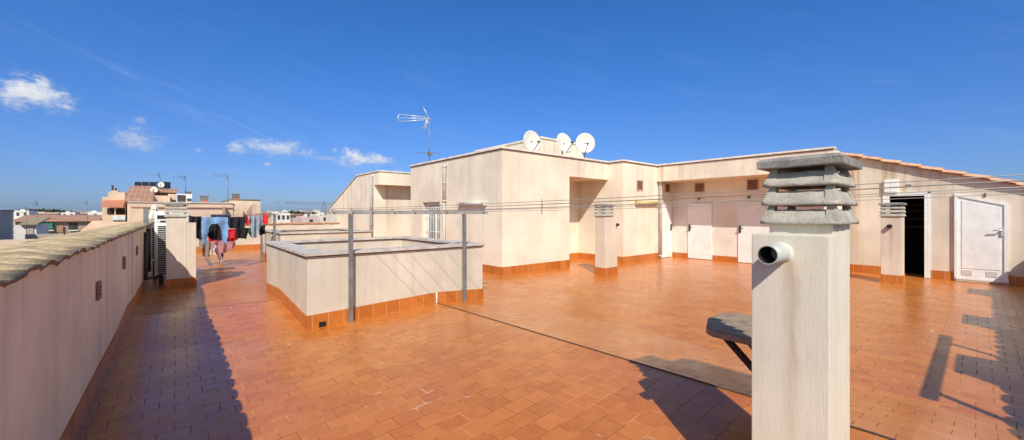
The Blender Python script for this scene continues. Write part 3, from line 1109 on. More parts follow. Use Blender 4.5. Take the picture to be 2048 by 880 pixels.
# raised lift housing on that roof
lh = empty('lift_housing', (10.2, 11, 2.95), 'small raised cream housing on the main roof behind the satellite dishes, one end slanted', 'housing')
bm = NB()
prism(bm, [(9.12, 2.95), (11.75, 2.95), (11.62, 3.15), (10.98, 4.0), (9.12, 4.0)], 'y', 9.4, 13.2)
obj('wall', bm, M['wall'], lh)
bm = NB()
strip(bm, [(9.12, 13.2), (9.12, 9.4), (11.0, 9.4)], -0.25, 0.035, 4.001, 4.055)
obj('coping', bm, M['coping_light'], lh)

# ------------------------------------------------------------------ right house with sloping tiled roof
rh = empty('tiled_house', (14.5, 0, 0), 'cream gable at right with terracotta verge, open dark doorway and slanted white door', 'building')
SL = 0.336


def rz(y):
    return 2.93 + SL * (y - 2.0)


bm = NB()


def wallpoly(ya, yb, z0):
    prism(bm, [(ya, z0), (yb, z0), (yb, rz(yb)), (ya, rz(ya))], 'x', 13.3, 13.5)


wallpoly(1.488, 2.299, -0.05)
wallpoly(0.79, 1.49, 1.985)
wallpoly(-4.2, 0.79, -0.05)
obj('wall', bm, M['wall_right'], rh)
bm = NB()
for (x0, y0, z0, x1, y1, z1) in ((13.5, 0.3, -0.03, 15.6, 2.2, -0.01), (13.5, 0.3, 2.05, 15.6, 2.2, 2.08), (15.6, 0.3, -0.03, 15.65, 2.2, 2.08), (13.502, 0.25, -0.03, 15.6, 0.3, 2.08), (13.502, 2.2, -0.03, 15.6, 2.25, 2.08)):
    box(bm, x0, y0, z0, x1, y1, z1)
for z in (1.15, 1.35, 1.55, 1.7):
    box(bm, 14.3, 0.31, z, 14.9, 2.19, z + 0.05)
room = obj('dark_room', bm, M['dark'], rh)
bm = NB()
for (ya, yb, za, zb) in ((0.79, 0.84, 0.01, 1.985), (1.44, 1.49, 0.01, 1.985), (0.84, 1.44, 1.935, 1.985)):
    box(bm, 13.27, ya, za, 13.42, yb, zb)
box(bm, 13.272, 0.74, 0.01, 13.298, 0.788, 2.03)
box(bm, 13.272, 1.492, 0.01, 13.298, 1.56, 2.03)
box(bm, 13.272, 0.74, 1.988, 13.298, 1.56, 2.03)
obj('door_frame', bm, M['white'], rh)
for q in ([(13.3, 2.29), (13.3, 1.57)], [(13.3, 0.735), (13.3, 0.385)], [(13.3, -0.40), (13.3, -1.29)]):
    bm = NB()
    strip(bm, q, -0.003, 0.014, -0.02, 0.20)
    obj('skirting', bm, M['plinth'], rh)
# slanted white door leaf: frame and recessed panel
ya, yb = -0.385, 0.37


def dz(y, inset=0.0):
    return 1.955 + (y - 0.37) * 0.315 - inset


bm = NB()
prism(bm, [(ya + 0.05, 0.09), (yb - 0.05, 0.09), (yb - 0.05, dz(yb - 0.05, 0.05)), (ya + 0.05, dz(ya + 0.05, 0.05))], 'x', 13.262, 13.295)
sd = obj('door', bm, M['white'], rh)
bm = NB()
for (a, b) in ((ya, ya + 0.05), (yb - 0.05, yb)):
    prism(bm, [(a, 0.05), (b, 0.05), (b, dz(b)), (a, dz(a))], 'x', 13.24, 13.297)
prism(bm, [(ya + 0.05, dz(ya + 0.05, 0.05)), (yb - 0.05, dz(yb - 0.05, 0.05)), (yb - 0.05, dz(yb - 0.05)), (ya + 0.05, dz(ya + 0.05))], 'x', 13.24, 13.297)
prism(bm, [(ya + 0.11, 0.30), (yb - 0.11, 0.30), (yb - 0.11, dz(yb - 0.11, 0.12)), (ya + 0.11, dz(ya + 0.11, 0.12))], 'x', 13.252, 13.2615)
box(bm, 13.225, ya - 0.01, 0.05, 13.2395, yb - 0.02, 0.10, bev=0.006)
obj('frame', bm, M['white'], sd)
for yy in (0.18, -0.17):
    o = vent_grille(sd, (13.262, yy, 0.21), 'x', -1, 0.15, 0.11, M['white'], 6, 0.012, back=M['lamp'])
bm = NB()
box(bm, 13.225, ya + 0.06, 1.03, 13.251, ya + 0.10, 1.21, bev=0.004)
tube(bm, [(13.225, ya + 0.08, 1.16), (13.18, ya + 0.08, 1.16), (13.18, ya + 0.21, 1.15)], 0.014)
obj('handle', bm, M['alu'], sd)
# meter box over the doorway, small fixings
bm = NB()
box(bm, 13.23, 1.28, 2.02, 13.298, 1.54, 2.34, bev=0.008)
box(bm, 13.222, 1.30, 2.04, 13.2295, 1.41, 2.32)
box(bm, 13.222, 1.42, 2.04, 13.2295, 1.52, 2.32)
obj('meter_box', bm, M['whitedoor'], rh)
for (y, z) in ((1.13, 2.19), (1.08, 2.19)):
    bm = NB()
    tube(bm, [(13.3, y, z), (13.27, y, z)], 0.018)
    obj('wall_fixing', bm, M['darkmetal'], rh)
bm = NB()
box(bm, 13.275, -0.09, 1.87, 13.299, -0.06, 1.95)
obj('wall_fixing', bm, M['darkmetal'], rh)
# roof: barrel tiles running down the slope
bm = NB()
c_, s_ = cos(math.atan(SL)), sin(math.atan(SL))
rnd = random.Random(5)
for row in range(9):
    xc = 13.27 + row * 0.2
    for k in range(17):
        yt = 2.32 - k * 0.365 * c_
        yb2 = yt - 0.42 * c_
        jit = rnd.uniform(-0.008, 0.008)
        rings = []
        for (yy, rr, lift) in ((yt, 0.082, 0.012), (yb2, 0.098, 0.045)):
            ring = []
            for a in range(9):
                an = pi * a / 8
                ring.append((xc + cos(an) * rr + jit, yy, rz(yy) + lift + sin(an) * rr * 0.72))
            ring2 = [(xc + cos(pi * a / 8) * (rr - 0.014) + jit, yy, rz(yy) + lift + sin(pi * a / 8) * (rr - 0.014) * 0.72) for a in range(9)]
            rings.append(([bm.verts.new(p) for p in ring], [bm.verts.new(p) for p in ring2]))
        (a0, b0), (a1, b1) = rings
        for q in range(8):
            bm.faces.new((a0[q], a0[q + 1], a1[q + 1], a1[q])).smooth = True
            bm.faces.new((a1[q], a1[q + 1], b1[q + 1], b1[q]))
prism(bm, [(2.3, rz(2.3) + 0.002), (2.3, rz(2.3) + 0.018), (-4.2, rz(-4.2) + 0.018), (-4.2, rz(-4.2) + 0.002)], 'x', 13.25, 15.2)
obj('roof', bm, M['verge'], rh)

# ------------------------------------------------------------------ far mirrored stair block
fb = empty('rooftop_building', (8, 17, 0), 'far cream stair block left of the main one, its roofline slanting down to the left', 'building')
bm = NB()
prism(bm, [(15.80, -0.05), (22.6, -0.05), (22.6, 1.55), (17.75, 3.16), (15.80, 3.16)], 'x', 6.0, 6.25)
box(bm, 6.001, 15.30, 2.66, 10.0, 15.80, 3.16)
box(bm, 6.25, 15.80, -0.05, 10.0, 16.0, 2.9)
prism(bm, [(16.0, 2.9), (17.75, 2.9), (22.6, 1.3), (22.6, 1.5), (17.75, 3.1), (16.0, 3.1)], 'x', 6.25, 10.0)
obj('wall', bm, M['wall'], fb)
bm = NB()
strip(bm, [(6.0, 17.75), (6.0, 15.30), (10.0, 15.30)], -0.26, 0.035, 3.172, 3.22)
obj('coping', bm, M['coping_light'], fb)
bm = NB()
prism(bm, [(17.75, 3.165), (22.6, 1.555), (22.6, 1.60), (17.75, 3.21)], 'x', 5.965, 6.26)
obj('verge_coping', bm, M['coping'], fb)
drain_pipe(fb, 5.925, 15.9, 0.0, 3.05, 0.06, (1, 0, 0), 'pvc')

# ------------------------------------------------------------------ clothesline with long wires in front
cl = empty('clothesline', (2.7, 5.6, 0), 'grey clothesline before the central light well, its long wires running off to the right', 'clothesline')
for x in (1.815, 3.665):
    bm = NB()
    box(bm, x - 0.025, 5.60, FH(x, 5.62) - 0.02, x + 0.025, 5.65, 1.497)
    obj('post', bm, M['galv'], cl)
bm = NB()
box(bm, 1.50, 5.595, 1.498, 4.13, 5.655, 1.548)
obj('rail', bm, M['galv_light'], cl)
RY = -1.22
bm = NB()
box(bm, 3.52, RY - 0.035, 1.66, 6.10, RY + 0.035, 1.71)
obj('rail', bm, M['galv_light'], cl)
for x in (3.75, 5.72):
    bm = NB()
    box(bm, x - 0.025, RY - 0.025, 0.0, x + 0.025, RY + 0.025, 1.659)
    obj('post', bm, M['galv'], cl)
wx = [1.58, 1.83, 2.10, 2.42, 2.75, 3.30, 4.02]
for i, x in enumerate(wx):
    x2 = 3.58 + (x - 1.5) * 0.955
    dz0 = (0.015, 0.0, 0.01, -0.015, 0.0, 0.0, -0.01)[i]
    bm = NB()
    pts = []
    for k in range(13):
        t = k / 12
        sag = 0.035 * (1 - (2 * t - 1) ** 2)
        pts.append((x + (x2 - x) * t, 5.62 + (RY - 5.62) * t, 1.553 + dz0 + (1.735 - 1.553) * t - sag))
    tube(bm, pts, 0.0028, 5)
    bm2 = bm
    obj('wire', bm2, M['wire'], cl)
for x in wx:
    bm = NB()
    tube(bm, [(x, 5.57, 1.52), (x, 5.66, 1.56)], 0.012, 6)
    obj('hook', bm, M['galv'], cl)

# ------------------------------------------------------------------ foreground table
tb = empty('table', (3.05, 0.95, 0), 'dark low table with chamfered corner half hidden behind the foreground chimney', 'table')
tx0, tx1, ty0, ty1, tz = 2.72, 3.34, 0.55, 1.32, 0.725
ch = 0.09
P_ = [(tx0 + 0.02, ty0), (tx1 - ch, ty0), (tx1, ty0 + ch), (tx1, ty1 - ch), (tx1 - ch, ty1), (tx0 + 0.30, ty1), (tx0 + 0.04, ty1 - 0.10), (tx0, ty1 - 0.16), (tx0, ty0 + 0.02)]
bm = NB()
vs = prism(bm, P_, 'z', tz - 0.05, tz)
bmesh.ops.bevel(bm, geom=[e for e in bm.edges if abs(e.verts[0].co.z - e.verts[1].co.z) < 1e-5], offset=0.008, segments=2, affect='EDGES')
obj('tabletop', bm, M['tabletop'], tb)
for (a, b) in (((2.84, 1.14, tz - 0.05), (3.16, 0.66, 0.0)), ((3.2, 1.2, tz - 0.05), (3.26, 0.66, 0.0)), ((2.84, 0.66, tz - 0.05), (3.16, 1.14, 0.0)), ((3.26, 0.66, tz - 0.05), (3.3, 1.2, 0.0))):
    bm = NB()
    tube(bm, [a, b], 0.024, 8)
    obj('leg', bm, M['tableleg'], tb)


# ------------------------------------------------------------------ wall lamps
def lamp(label, p0, p1, out, m, g=None):
    """fluorescent batten between two points on a wall; out = unit outwards"""
    p0, p1, out = Vector(p0), Vector(p1), Vector(out)
    t = empty('wall_lamp', (p0 + p1) / 2, label, 'lamp', 'fluorescent lamps on the walls')
    d = (p1 - p0)
    n = 12

    def half(bm, r, a, b, flat):
        rings = []
        for q in (a, b):
            ring = []
            for k in range(n):
                an = 2 * pi * k / n
                ring.append(bm.verts.new(q + out * (r + 0.01 + cos(an) * r * flat) + Vector((0, 0, sin(an) * r))))
            rings.append(ring)
        for k in range(n):
            bm.faces.new((rings[0][k], rings[0][(k + 1) % n], rings[1][(k + 1) % n], rings[1][k])).smooth = True
        bm.faces.new(rings[0])
        bm.faces.new(rings[1])
    bm = NB()
    half(bm, 0.055, p0 + d * 0.03, p1 - d * 0.03, 0.9)
    obj('diffuser', bm, m, t)
    bm = NB()
    half(bm, 0.066, p0, p0 + d * 0.05, 0.95)
    half(bm, 0.066, p1 - d * 0.05, p1, 0.95)
    a, b = p0 + Vector((0, 0, -0.05)), p1 + out * 0.03 + Vector((0, 0, 0.05))
    x = sorted((a.x, b.x)), sorted((a.y, b.y)), sorted((a.z, b.z))
    box(bm, x[0][0], x[1][0], x[2][0], x[0][1], x[1][1], x[2][1])
    obj('housing', bm, M['lamp'] if m is M['lamp'] else m, t)


lamp('grey white tube lamp on the left face of the main block above the light well', (5.997, 8.15, 1.775), (5.997, 9.38, 1.775), (-1, 0, 0), M['lamp'])
lamp('yellowed tube lamp beside the drainpipe right of the slim chimney', (10.86, 6.997, 1.85), (12.12, 6.997, 1.86), (0, -1, 0), M['lamp_yellow'])


# ------------------------------------------------------------------ satellite dishes, antennas
def dish(label, c, n, r, foot_z, group='satellite dishes on the main roof', rim=1.0):
    c, n = Vector(c), Vector(n).normalized()
    t = empty('satellite_dish', (c.x, c.y, foot_z), label, 'satellite dish', group)
    a = n.cross(Vector((0, 0, 1))).normalized()
    b = a.cross(n).normalized()
    bm = NB()
    R, S = 10, 32
    prev = None
    for layer, back in ((0, 0), (1, 1)):
        rings = []
        for i in range(R + 1):
            f = i / R
            dep = 0.16 * r * (f * f - 1) - (0.012 if back else 0)
            if i == 0:
                rings.append([bm.verts.new(c + n * dep)])
            else:
                rings.append([bm.verts.new(c + a * cos(2 * pi * k / S) * r * f + b * sin(2 * pi * k / S) * r * f * 1.06 + n * dep) for k in range(S)])
        for i in range(R):
            for k in range(S):
                if i == 0:
                    bm.faces.new((rings[0][0], rings[1][k], rings[1][(k + 1) % S])).smooth = True
                else:
                    bm.faces.new((rings[i][k], rings[i][(k + 1) % S], rings[i + 1][(k + 1) % S], rings[i + 1][k])).smooth = True
        if prev:
            for k in range(S):
                bm.faces.new((prev[k], prev[(k + 1) % S], rings[R][(k + 1) % S], rings[R][k]))
        prev = rings[R]
    obj('reflector', bm, M['dish'], t)
    bm = NB()
    base = c - b * r * 0.98 - n * 0.02
    tip = c + n * r * 1.15 - b * r * 0.42
    tube(bm, [base, tip], 0.012, 6)
    tube(bm, [tip - n * 0.02, tip + (c - tip).normalized() * 0.10], 0.03, 10)
    obj('feed_arm', bm, M['darkmetal'], t)
    bm = NB()
    m0 = c - n * (0.16 * r + 0.05)
    tube(bm, [(m0.x - n.x * 0.03, m0.y - n.y * 0.03, foot_z), (m0.x - n.x * 0.03, m0.y - n.y * 0.03, m0.z + 0.05)], 0.022, 8)
    tube(bm, [m0 - n * 0.03, c - n * 0.15 * r], 0.03, 8)
    obj('mount', bm, M['galv'], t)
    return t


dish('leftmost of three white satellite dishes on the main roof, tilted to the right', (8.15, 8.77, 3.70), (-0.14, -1.0, 0.16), 0.315, 2.95)
dish('middle white satellite dish on the main roof, just left of the last one', (8.95, 8.18, 3.66), (-0.10, -1.0, 0.28), 0.31, 2.95)
dish('rightmost white satellite dish on the main roof, facing the viewer roundly', (9.60, 7.92, 3.70), (-0.62, -0.80, 0.12), 0.30, 2.95)


def antenna(label, x, y, z0, z1, s, direction, group=None, full=True):
    am = M['alu'] if full else M['galv']
    t = empty('tv_antenna', (x, y, z0), label, 'antenna', group)
    d = Vector(direction).normalized()
    pr = Vector((d.y, -d.x, 0))
    up = Vector((0, 0, 1))
    top = Vector((x, y, z1))
    bm = NB()
    tube(bm, [(x, y, z0), top + up * 0.05 * s], 0.018 * max(1, s * 0.8), 8)
    obj('mast', bm, M['galv'], t)
    bm = NB()
    r = 0.014 * s
    A = top + d * 0.12 * s
    tube(bm, [top - d * 0.05 * s, A + d * 0.12 * s], r * 1.6, 6)
    ends = [A + d * 1.05 * s + up * 0.14 * s, A + d * 1.05 * s - up * 0.14 * s, A + d * 1.09 * s]
    st = [A + up * 0.05 * s, A - up * 0.05 * s, A]
    for q, e in zip(st, ends):
        tube(bm, [q, e], r, 6)
    tube(bm, [ends[0], ends[2], ends[1]], r, 6)
    if full:
        for k in range(4):
            f = 0.2 + k * 0.24
            c = A + d * f * s
            h = 0.05 + 0.09 * f
            for sg in (-1, 1):
                q = c + up * sg * h * s
                tube(bm, [q - pr * 0.07 * s, q + pr * 0.07 * s], r * 0.5, 4)
    obj('boom', bm, am, t)
    for sg in (1, -1):
        bm = NB()
        for k in range(4):
            c = top + pr * (k - 1.5) * 0.13 * s
            tube(bm, [c + d * 0.02 * s, c + d * 0.20 * s + up * sg * 0.40 * s], r * 0.85, 5)
        tube(bm, [top - pr * 0.2 * s + d * 0.2 * s + up * sg * 0.4 * s, top + pr * 0.2 * s + d * 0.2 * s + up * sg * 0.4 * s], r * 0.8, 5)
        tube(bm, [top - pr * 0.2 * s + d * 0.11 * s + up * sg * 0.2 * s, top + pr * 0.2 * s + d * 0.11 * s + up * sg * 0.2 * s], r * 0.8, 5)
        obj('reflector_wing', bm, am, t)
    return t


an = antenna('white television antenna on a mast over the left corner of the main roof', 6.35, 11.85, 2.95, 4.67, 0.85, (-0.80, 0.60, 0))
bm = NB()
tube(bm, [(6.35 + 0.28, 11.85 - 0.24, 3.52), (6.35 - 0.34, 11.85 + 0.29, 3.54)], 0.010, 6)
tube(bm, [(6.35 + 0.2, 11.85 + 0.2, 3.53), (6.35 - 0.2, 11.85 - 0.2, 3.53)], 0.008, 6)
box(bm, 6.31, 11.78, 3.44, 6.43, 11.88, 3.56)
obj('fm_dipole', bm, M['galv'], an)


# ------------------------------------------------------------------ air conditioners by the left chimney
def ac_unit(label, x0, y0, z0, w, d, h, nx=4, nz=26):
    t = empty('air_conditioner', (x0 + w / 2, y0 + d / 2, z0), label, 'air conditioner')
    bm = NB()
    box(bm, x0, y0, z0, x0 + w, y0 + d, z0 + h, bev=0.01)
    obj('casing', bm, M['white'], t)
    bm = NB()
    box(bm, x0 + 0.045, y0 - 0.004, z0 + 0.05, x0 + w - 0.05, y0 - 0.0015, z0 + h - 0.06, 1)
    for k in range(nx + 1):
        x = x0 + 0.045 + (w - 0.095) * k / nx
        box(bm, x - 0.008, y0 - 0.022, z0 + 0.045, x + 0.008, y0 - 0.004, z0 + h - 0.055)
    for k in range(nz + 1):
        z = z0 + 0.05 + (h - 0.11) * k / nz
        box(bm, x0 + 0.045, y0 - 0.018, z - 0.005, x0 + w - 0.05, y0 - 0.0045, z + 0.005)
    obj('grille', bm, [M['white'], M['dark']], t)
    for x in (x0 + 0.1, x0 + w - 0.12):
        bm = NB()
        box(bm, x - 0.04, y0 + 0.02, FH(x, y0) - 0.01, x + 0.04, y0 + d - 0.02, z0 - 0.001)
        obj('foot', bm, M['darkmetal'], t)
    return t


ac_unit('tall white air conditioner whose grille shows between parapet and left chimney', -0.375, 11.28, 0.17, 0.60, 0.34, 1.14, 3)
ac_unit('smaller white air conditioner farther back beside the parapet', -0.50, 12.3, 0.42, 0.7, 0.3, 0.82, 6, 14)
vb = empty('ventilation_box', (-0.15, 12.1, 0), 'white ventilation box with dark slots standing behind the tall air conditioner', 'ventilation box')
bm = NB()
box(bm, -0.40, 11.95, 1.28, 0.2, 12.4, 1.56, bev=0.04)
box(bm, -0.2, 11.97, 0.0, -0.16, 12.03, 1.27)
box(bm, 0.10, 11.97, 0.0, 0.16, 12.03, 1.27)
box(bm, -0.2, 12.3, 0.0, -0.16, 12.36, 1.27)
obj('body', bm, M['white'], vb)
bm = NB()
box(bm, -0.35, 11.944, 1.39, -0.15, 11.949, 1.47)
box(bm, -0.3, 11.944, 1.31, -0.18, 11.949, 1.35)
obj('slots', bm, M['dark'], vb)
bm = NB()
box(bm, -0.585, 12.1, 1.0, -0.50, 12.18, 1.62)
tag(obj('metal_post', bm, M['galv']), 'short grey metal post rising from the left parapet near the air conditioners', 'post')

# ------------------------------------------------------------------ laundry on its own clothesline
c2 = empty('clothesline', (1, 14.4, 0), 'far clothesline loaded with laundry, grey posts beside the second light well', 'clothesline')
for (x, y) in ((2.13, 13.25), (2.13, 15.55), (-0.25, 13.25), (-0.25, 15.55)):
    bm = NB()
    box(bm, x - 0.03, y - 0.03, -0.01, x + 0.03, y + 0.03, 1.46)
    obj('post', bm, M['galv'], c2)
for x in (2.13, -0.25):
    bm = NB()
    box(bm, x - 0.03, 13.0, 1.461, x + 0.03, 15.8, 1.51)
    obj('rail', bm, M['galv_light'], c2)
LY = [13.2, 13.55, 13.9, 14.3, 14.7, 15.1, 15.5]
for y in LY:
    bm = NB()
    tube(bm, [(-0.25, y, 1.50), (0.6, y, 1.475), (1.3, y, 1.475), (2.13, y, 1.50)], 0.004, 5)
    obj('wire', bm, M['wire'], c2)


def inside(px, py, poly):
    c = False
    j = len(poly) - 1
    for i in range(len(poly)):
        xi, yi = poly[i]
        xj, yj = poly[j]
        if (yi > py) != (yj > py) and px < (xj - xi) * (py - yi) / (yj - yi) + xi:
            c = not c
        j = i
    return c


def cloth(name, label, cat, poly, Y, colr, waves=3.0, amp=0.035, pegs=(), second=None, group='laundry hanging on the far clothesline', var=0.2):
    """poly in photo-plane coordinates converted to metres on the plane y=Y"""
    pts = [atY(p[0], p[1], Y) for p in poly]
    P = [(p.x, p.z) for p in pts]
    xs_ = [p[0] for p in P]
    zs_ = [p[1] for p in P]
    st = 0.016
    nx = int((max(xs_) - min(xs_)) / st) + 2
    nz = int((max(zs_) - min(zs_)) / st) + 2
    x0, z0 = min(xs_), min(zs_)
    bm = NB()
    V = {}
    ph = random.Random(name + label).uniform(0, 6)

    def vert(i, j):
        if (i, j) not in V:
            x, z = x0 + i * st, z0 + j * st
            dn = (max(zs_) - z)
            yy = Y + amp * min(1, dn * 4 + 0.25) * sin(waves * 2 * pi * (x - x0) / max(0.2, max(xs_) - x0) + ph + 1.5 * dn) + 0.03 * noise.noise(Vector((x * 6, z * 5, ph)))
            V[(i, j)] = bm.verts.new((x + 0.01 * noise.noise(Vector((x * 8, z * 8, ph + 4))), yy, z + 0.008 * noise.noise(Vector((x * 9, 3, ph)))))
        return V[(i, j)]
    for i in range(nx):
        for j in range(nz):
            if inside(x0 + (i + 0.5) * st, z0 + (j + 0.5) * st, P):
                f = bm.faces.new((vert(i, j), vert(i + 1, j), vert(i + 1, j + 1), vert(i, j + 1)))
                f.smooth = True
    m = simple(name + '_fabric', colr, 0.85, var, 14, bump=0.3, bscale=70)
    if isinstance(colr[0], tuple):
        pass
    o = obj(name, bm, m)
    tag(o, label, cat, group)
    return o


cloth('jeans', 'light blue jeans hung upside down with legs apart, foremost of the laundry', 'jeans',
      [(403, 434), (455, 434), (457, 455), (454, 486), (446, 485), (441, 455), (434, 447), (424, 447), (418, 455), (413, 489), (404, 488)], 13.2, (0.19, 0.34, 0.57), 2, 0.03, var=0.1)
cloth('top', 'black long top hanging left of the blue jeans', 'top', [(370, 431), (405, 433), (406, 476), (402, 480), (390, 474), (389, 446), (370, 444)], 13.55, (0.008, 0.008, 0.010), 3)
cloth('skirt', 'black garment hanging between the legs of the jeans', 'skirt', [(411, 447), (446, 447), (446, 480), (424, 480), (412, 470)], 13.9, (0.008, 0.008, 0.010), 2)
cloth('shirt', 'black shirt hanging right of the blue jeans', 'shirt', [(448, 435), (490, 433), (490, 457), (449, 457)], 13.55, (0.010, 0.011, 0.016), 3)
cloth('trousers', 'black trousers hanging below the black shirt', 'trousers', [(472, 456), (499, 455), (493, 478), (474, 476)], 14.3, (0.008, 0.008, 0.010), 2)
cloth('shirt', 'red garment bunched behind the jeans', 'shirt', [(412, 460), (476, 457), (476, 480), (456, 484), (440, 481), (418, 484)], 14.3, (0.55, 0.015, 0.025), 4)
cloth('shirt', 'red long sleeved shirt at the right end of the laundry under a grey shirt', 'shirt', [(491, 432), (533, 427), (537, 434), (535, 447), (527, 449), (523, 440), (500, 440), (497, 452), (491, 448)], 13.9, (0.62, 0.02, 0.03), 3)
cloth('shirt', 'grey blue t-shirt draped over the red sleeves', 'shirt', [(495, 432), (526, 429), (524, 444), (518, 458), (514, 476), (504, 475), (501, 455)], 13.5, (0.27, 0.32, 0.39), 3)
cloth('cloth', 'bright green cloth hanging at the left edge of the grey shirt', 'cloth', [(498, 455), (505, 455), (507, 476), (501, 474), (497, 467)], 13.8, (0.03, 0.33, 0.06), 1)
cloth('shorts', 'black shorts hanging under the right red sleeve', 'shorts', [(518, 452), (530, 450), (531, 468), (518, 471)], 14.3, (0.010, 0.010, 0.012), 2)
cloth('sheet', 'mauve sheet hanging low in the shade behind the jeans', 'sheet', [(420, 478), (470, 476), (472, 490), (462, 500), (448, 506), (432, 508), (422, 494)], 15.1, (0.42, 0.19, 0.20), 3)
cloth('shirt', 'taupe shirt hanging low behind the left leg of the jeans', 'shirt', [(398, 479), (421, 479), (422, 496), (419, 514), (406, 514), (404, 498), (398, 496)], 14.7, (0.30, 0.22, 0.16), 2)
cloth('towel', 'taupe towel hanging lowest at the centre of the laundry', 'towel', [(432, 500), (448, 500), (446, 519), (436, 517)], 15.5, (0.32, 0.20, 0.17), 2)
cloth('socks', 'white pair of underpants hanging beneath the red garment', 'underwear', [(423, 492), (433, 491), (432, 509), (428, 510), (427, 500), (423, 508), (419, 508)], 14.4, (0.72, 0.66, 0.62), 2)
cloth('socks', 'white sock dangling lowest of all the laundry', 'sock', [(436, 514), (444, 513), (444, 522), (439, 522)], 15.1, (0.75, 0.72, 0.68), 1)
cloth('shirt', 'navy garment folded over the line above the jeans', 'shirt', [(422, 429), (462, 429), (462, 435), (422, 435)], 14.7, (0.02, 0.03, 0.07), 3)


# ------------------------------------------------------------------ neighbourhood beyond the terrace
WM = {}


def wallmat(c):
    if c not in WM:
        WM[c] = stucco('render_%d' % len(WM), c, 3.0, amt=0.35, grey=0.2, bump=0.1, freq=1.5)
    return WM[c]


M['rooftile'] = rooftile('far_roof_tiles', (0.40, 0.20, 0.12), (0.52, 0.30, 0.20))
M['roofpink'] = rooftile('far_roof_tiles_pale', (0.55, 0.33, 0.22), (0.66, 0.44, 0.32))
M['solar'] = simple('solar_panel', (0.02, 0.025, 0.035), 0.25, 0.3, 1.2)
M['awning'] = simple('orange_awning', (0.50, 0.20, 0.12), 0.8, 0.15)
M['green'] = simple('green_awning', (0.03, 0.20, 0.15), 0.8, 0.15)
CREAM = (0.72, 0.55, 0.40)
PINK = (0.76, 0.55, 0.41)
WHITE = (0.78, 0.73, 0.66)
TAN = (0.42, 0.30, 0.22)
GREY = (0.46, 0.43, 0.39)


def wbox(bm, pxa, pxb, pyt, pyb, Y, depth, mi=0):
    """box whose front face on the plane y=Y spans these photo columns and rows"""
    a = atY(pxa, (pyt + pyb) / 2, Y)
    b = atY(pxb, (pyt + pyb) / 2, Y)
    m_ = (pxa + pxb) / 2
    zt = atY(m_, pyt, Y).z
    zb = atY(m_, pyb, Y).z
    box(bm, a.x, Y, zb, b.x, Y + depth, zt, mi)
    return a.x, b.x, zb, zt


# neighbouring apartment roofs straight ahead
nb = empty('apartment_building', (0, 30, -10), 'pink cream neighbour building with brown tiled roof slope and solar panels behind the left chimney', 'building')
bm = NB()
wbox(bm, 257, 466, 406, 470, 26.0, 10)                 # long terrace parapet wall
a = wbox(bm, 466, 486, 407, 470, 26.05, 6)
box(bm, -1.7, 26.0, -10, 2.2, 36, -0.2)
wbox(bm, 303, 340, 391, 406, 30.0, 6)
wbox(bm, 336, 352, 388, 400, 31.5, 5)
obj('wall', bm, wallmat(PINK), nb)
bm = NB()
wbox(bm, 255, 467, 404, 405.9, 25.95, 0.4)
obj('coping', bm, M['coping'], nb)
bm = NB()
wbox(bm, 262, 466, 414.3, 416.3, 25.94, 0.055)
obj('cornice', bm, simple('cornice_brown', (0.30, 0.18, 0.12), 0.8), nb)
p0, p1 = atY(252, 403, 29.0), atY(301, 403, 29.0)
q0 = atY(256, 371.5, 32.5)
bm = NB()
prism(bm, [(29.0, p0.z), (32.5, q0.z - 0.1), (36.0, p0.z), (36.0, -2), (29.0, -2)], 'x', p0.x + 0.05, p1.x)
obj('gable', bm, wallmat(CREAM), nb)
bm = NB()
prism(bm, [(28.9, p0.z + 0.02), (32.5, q0.z - 0.09), (32.5, q0.z + 0.02), (28.9, p0.z + 0.12)], 'x', p0.x - 0.05, p1.x + 0.1)
prism(bm, [(32.5, q0.z - 0.09), (36.1, p0.z + 0.02), (36.1, p0.z + 0.12), (32.5, q0.z + 0.02)], 'x', p0.x - 0.05, p1.x + 0.1)
r0, r1 = atY(300, 380, 33), atY(354, 380, 33)
e0_, e1_ = atY(330, 385, 32.6).z, atY(330, 377, 35).z
prism(bm, [(32.6, e0_), (35, e1_ - 0.1), (35, e1_), (32.6, e0_ + 0.1)], 'x', r0.x, r1.x)
obj('roof', bm, M['rooftile'], nb)
bm = NB()
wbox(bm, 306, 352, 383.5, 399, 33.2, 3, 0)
obj('shaded_wall', bm, wallmat((0.5, 0.37, 0.27)), nb)  # shade put into the colour: darker copy of the pink render
bm = NB()
wbox(bm, 318, 336, 389, 392, 33.15, 0.1)
wbox(bm, 330, 338, 391, 402, 33.14, 0.1)
obj('window', bm, M['glass'], nb)
for k, pxa in enumerate((268, 283, 298, 312.5, 327)):
    a, b = atY(pxa, 377, 36.5), atY(pxa + 14, 364, 36.5)
    bm = NB()
    prism(bm, [(36.5, a.z - 0.1), (36.5, a.z - 0.02), (37.2, b.z + 0.04), (37.2, b.z - 0.04)], 'x', a.x, b.x)
    obj('solar_panel', bm, M['solar'], nb)
# pink wall in front: pier and sun-lit face with darker band
bm = NB()
wbox(bm, 258, 292, 417, 466, 25.9, 0.099)
obj('pier', bm, wallmat(CREAM), nb)
bm = NB()
wbox(bm, 446, 451, 413, 445, 25.7, 0.25)
obj('flue', bm, wallmat((0.45, 0.30, 0.24)), nb)

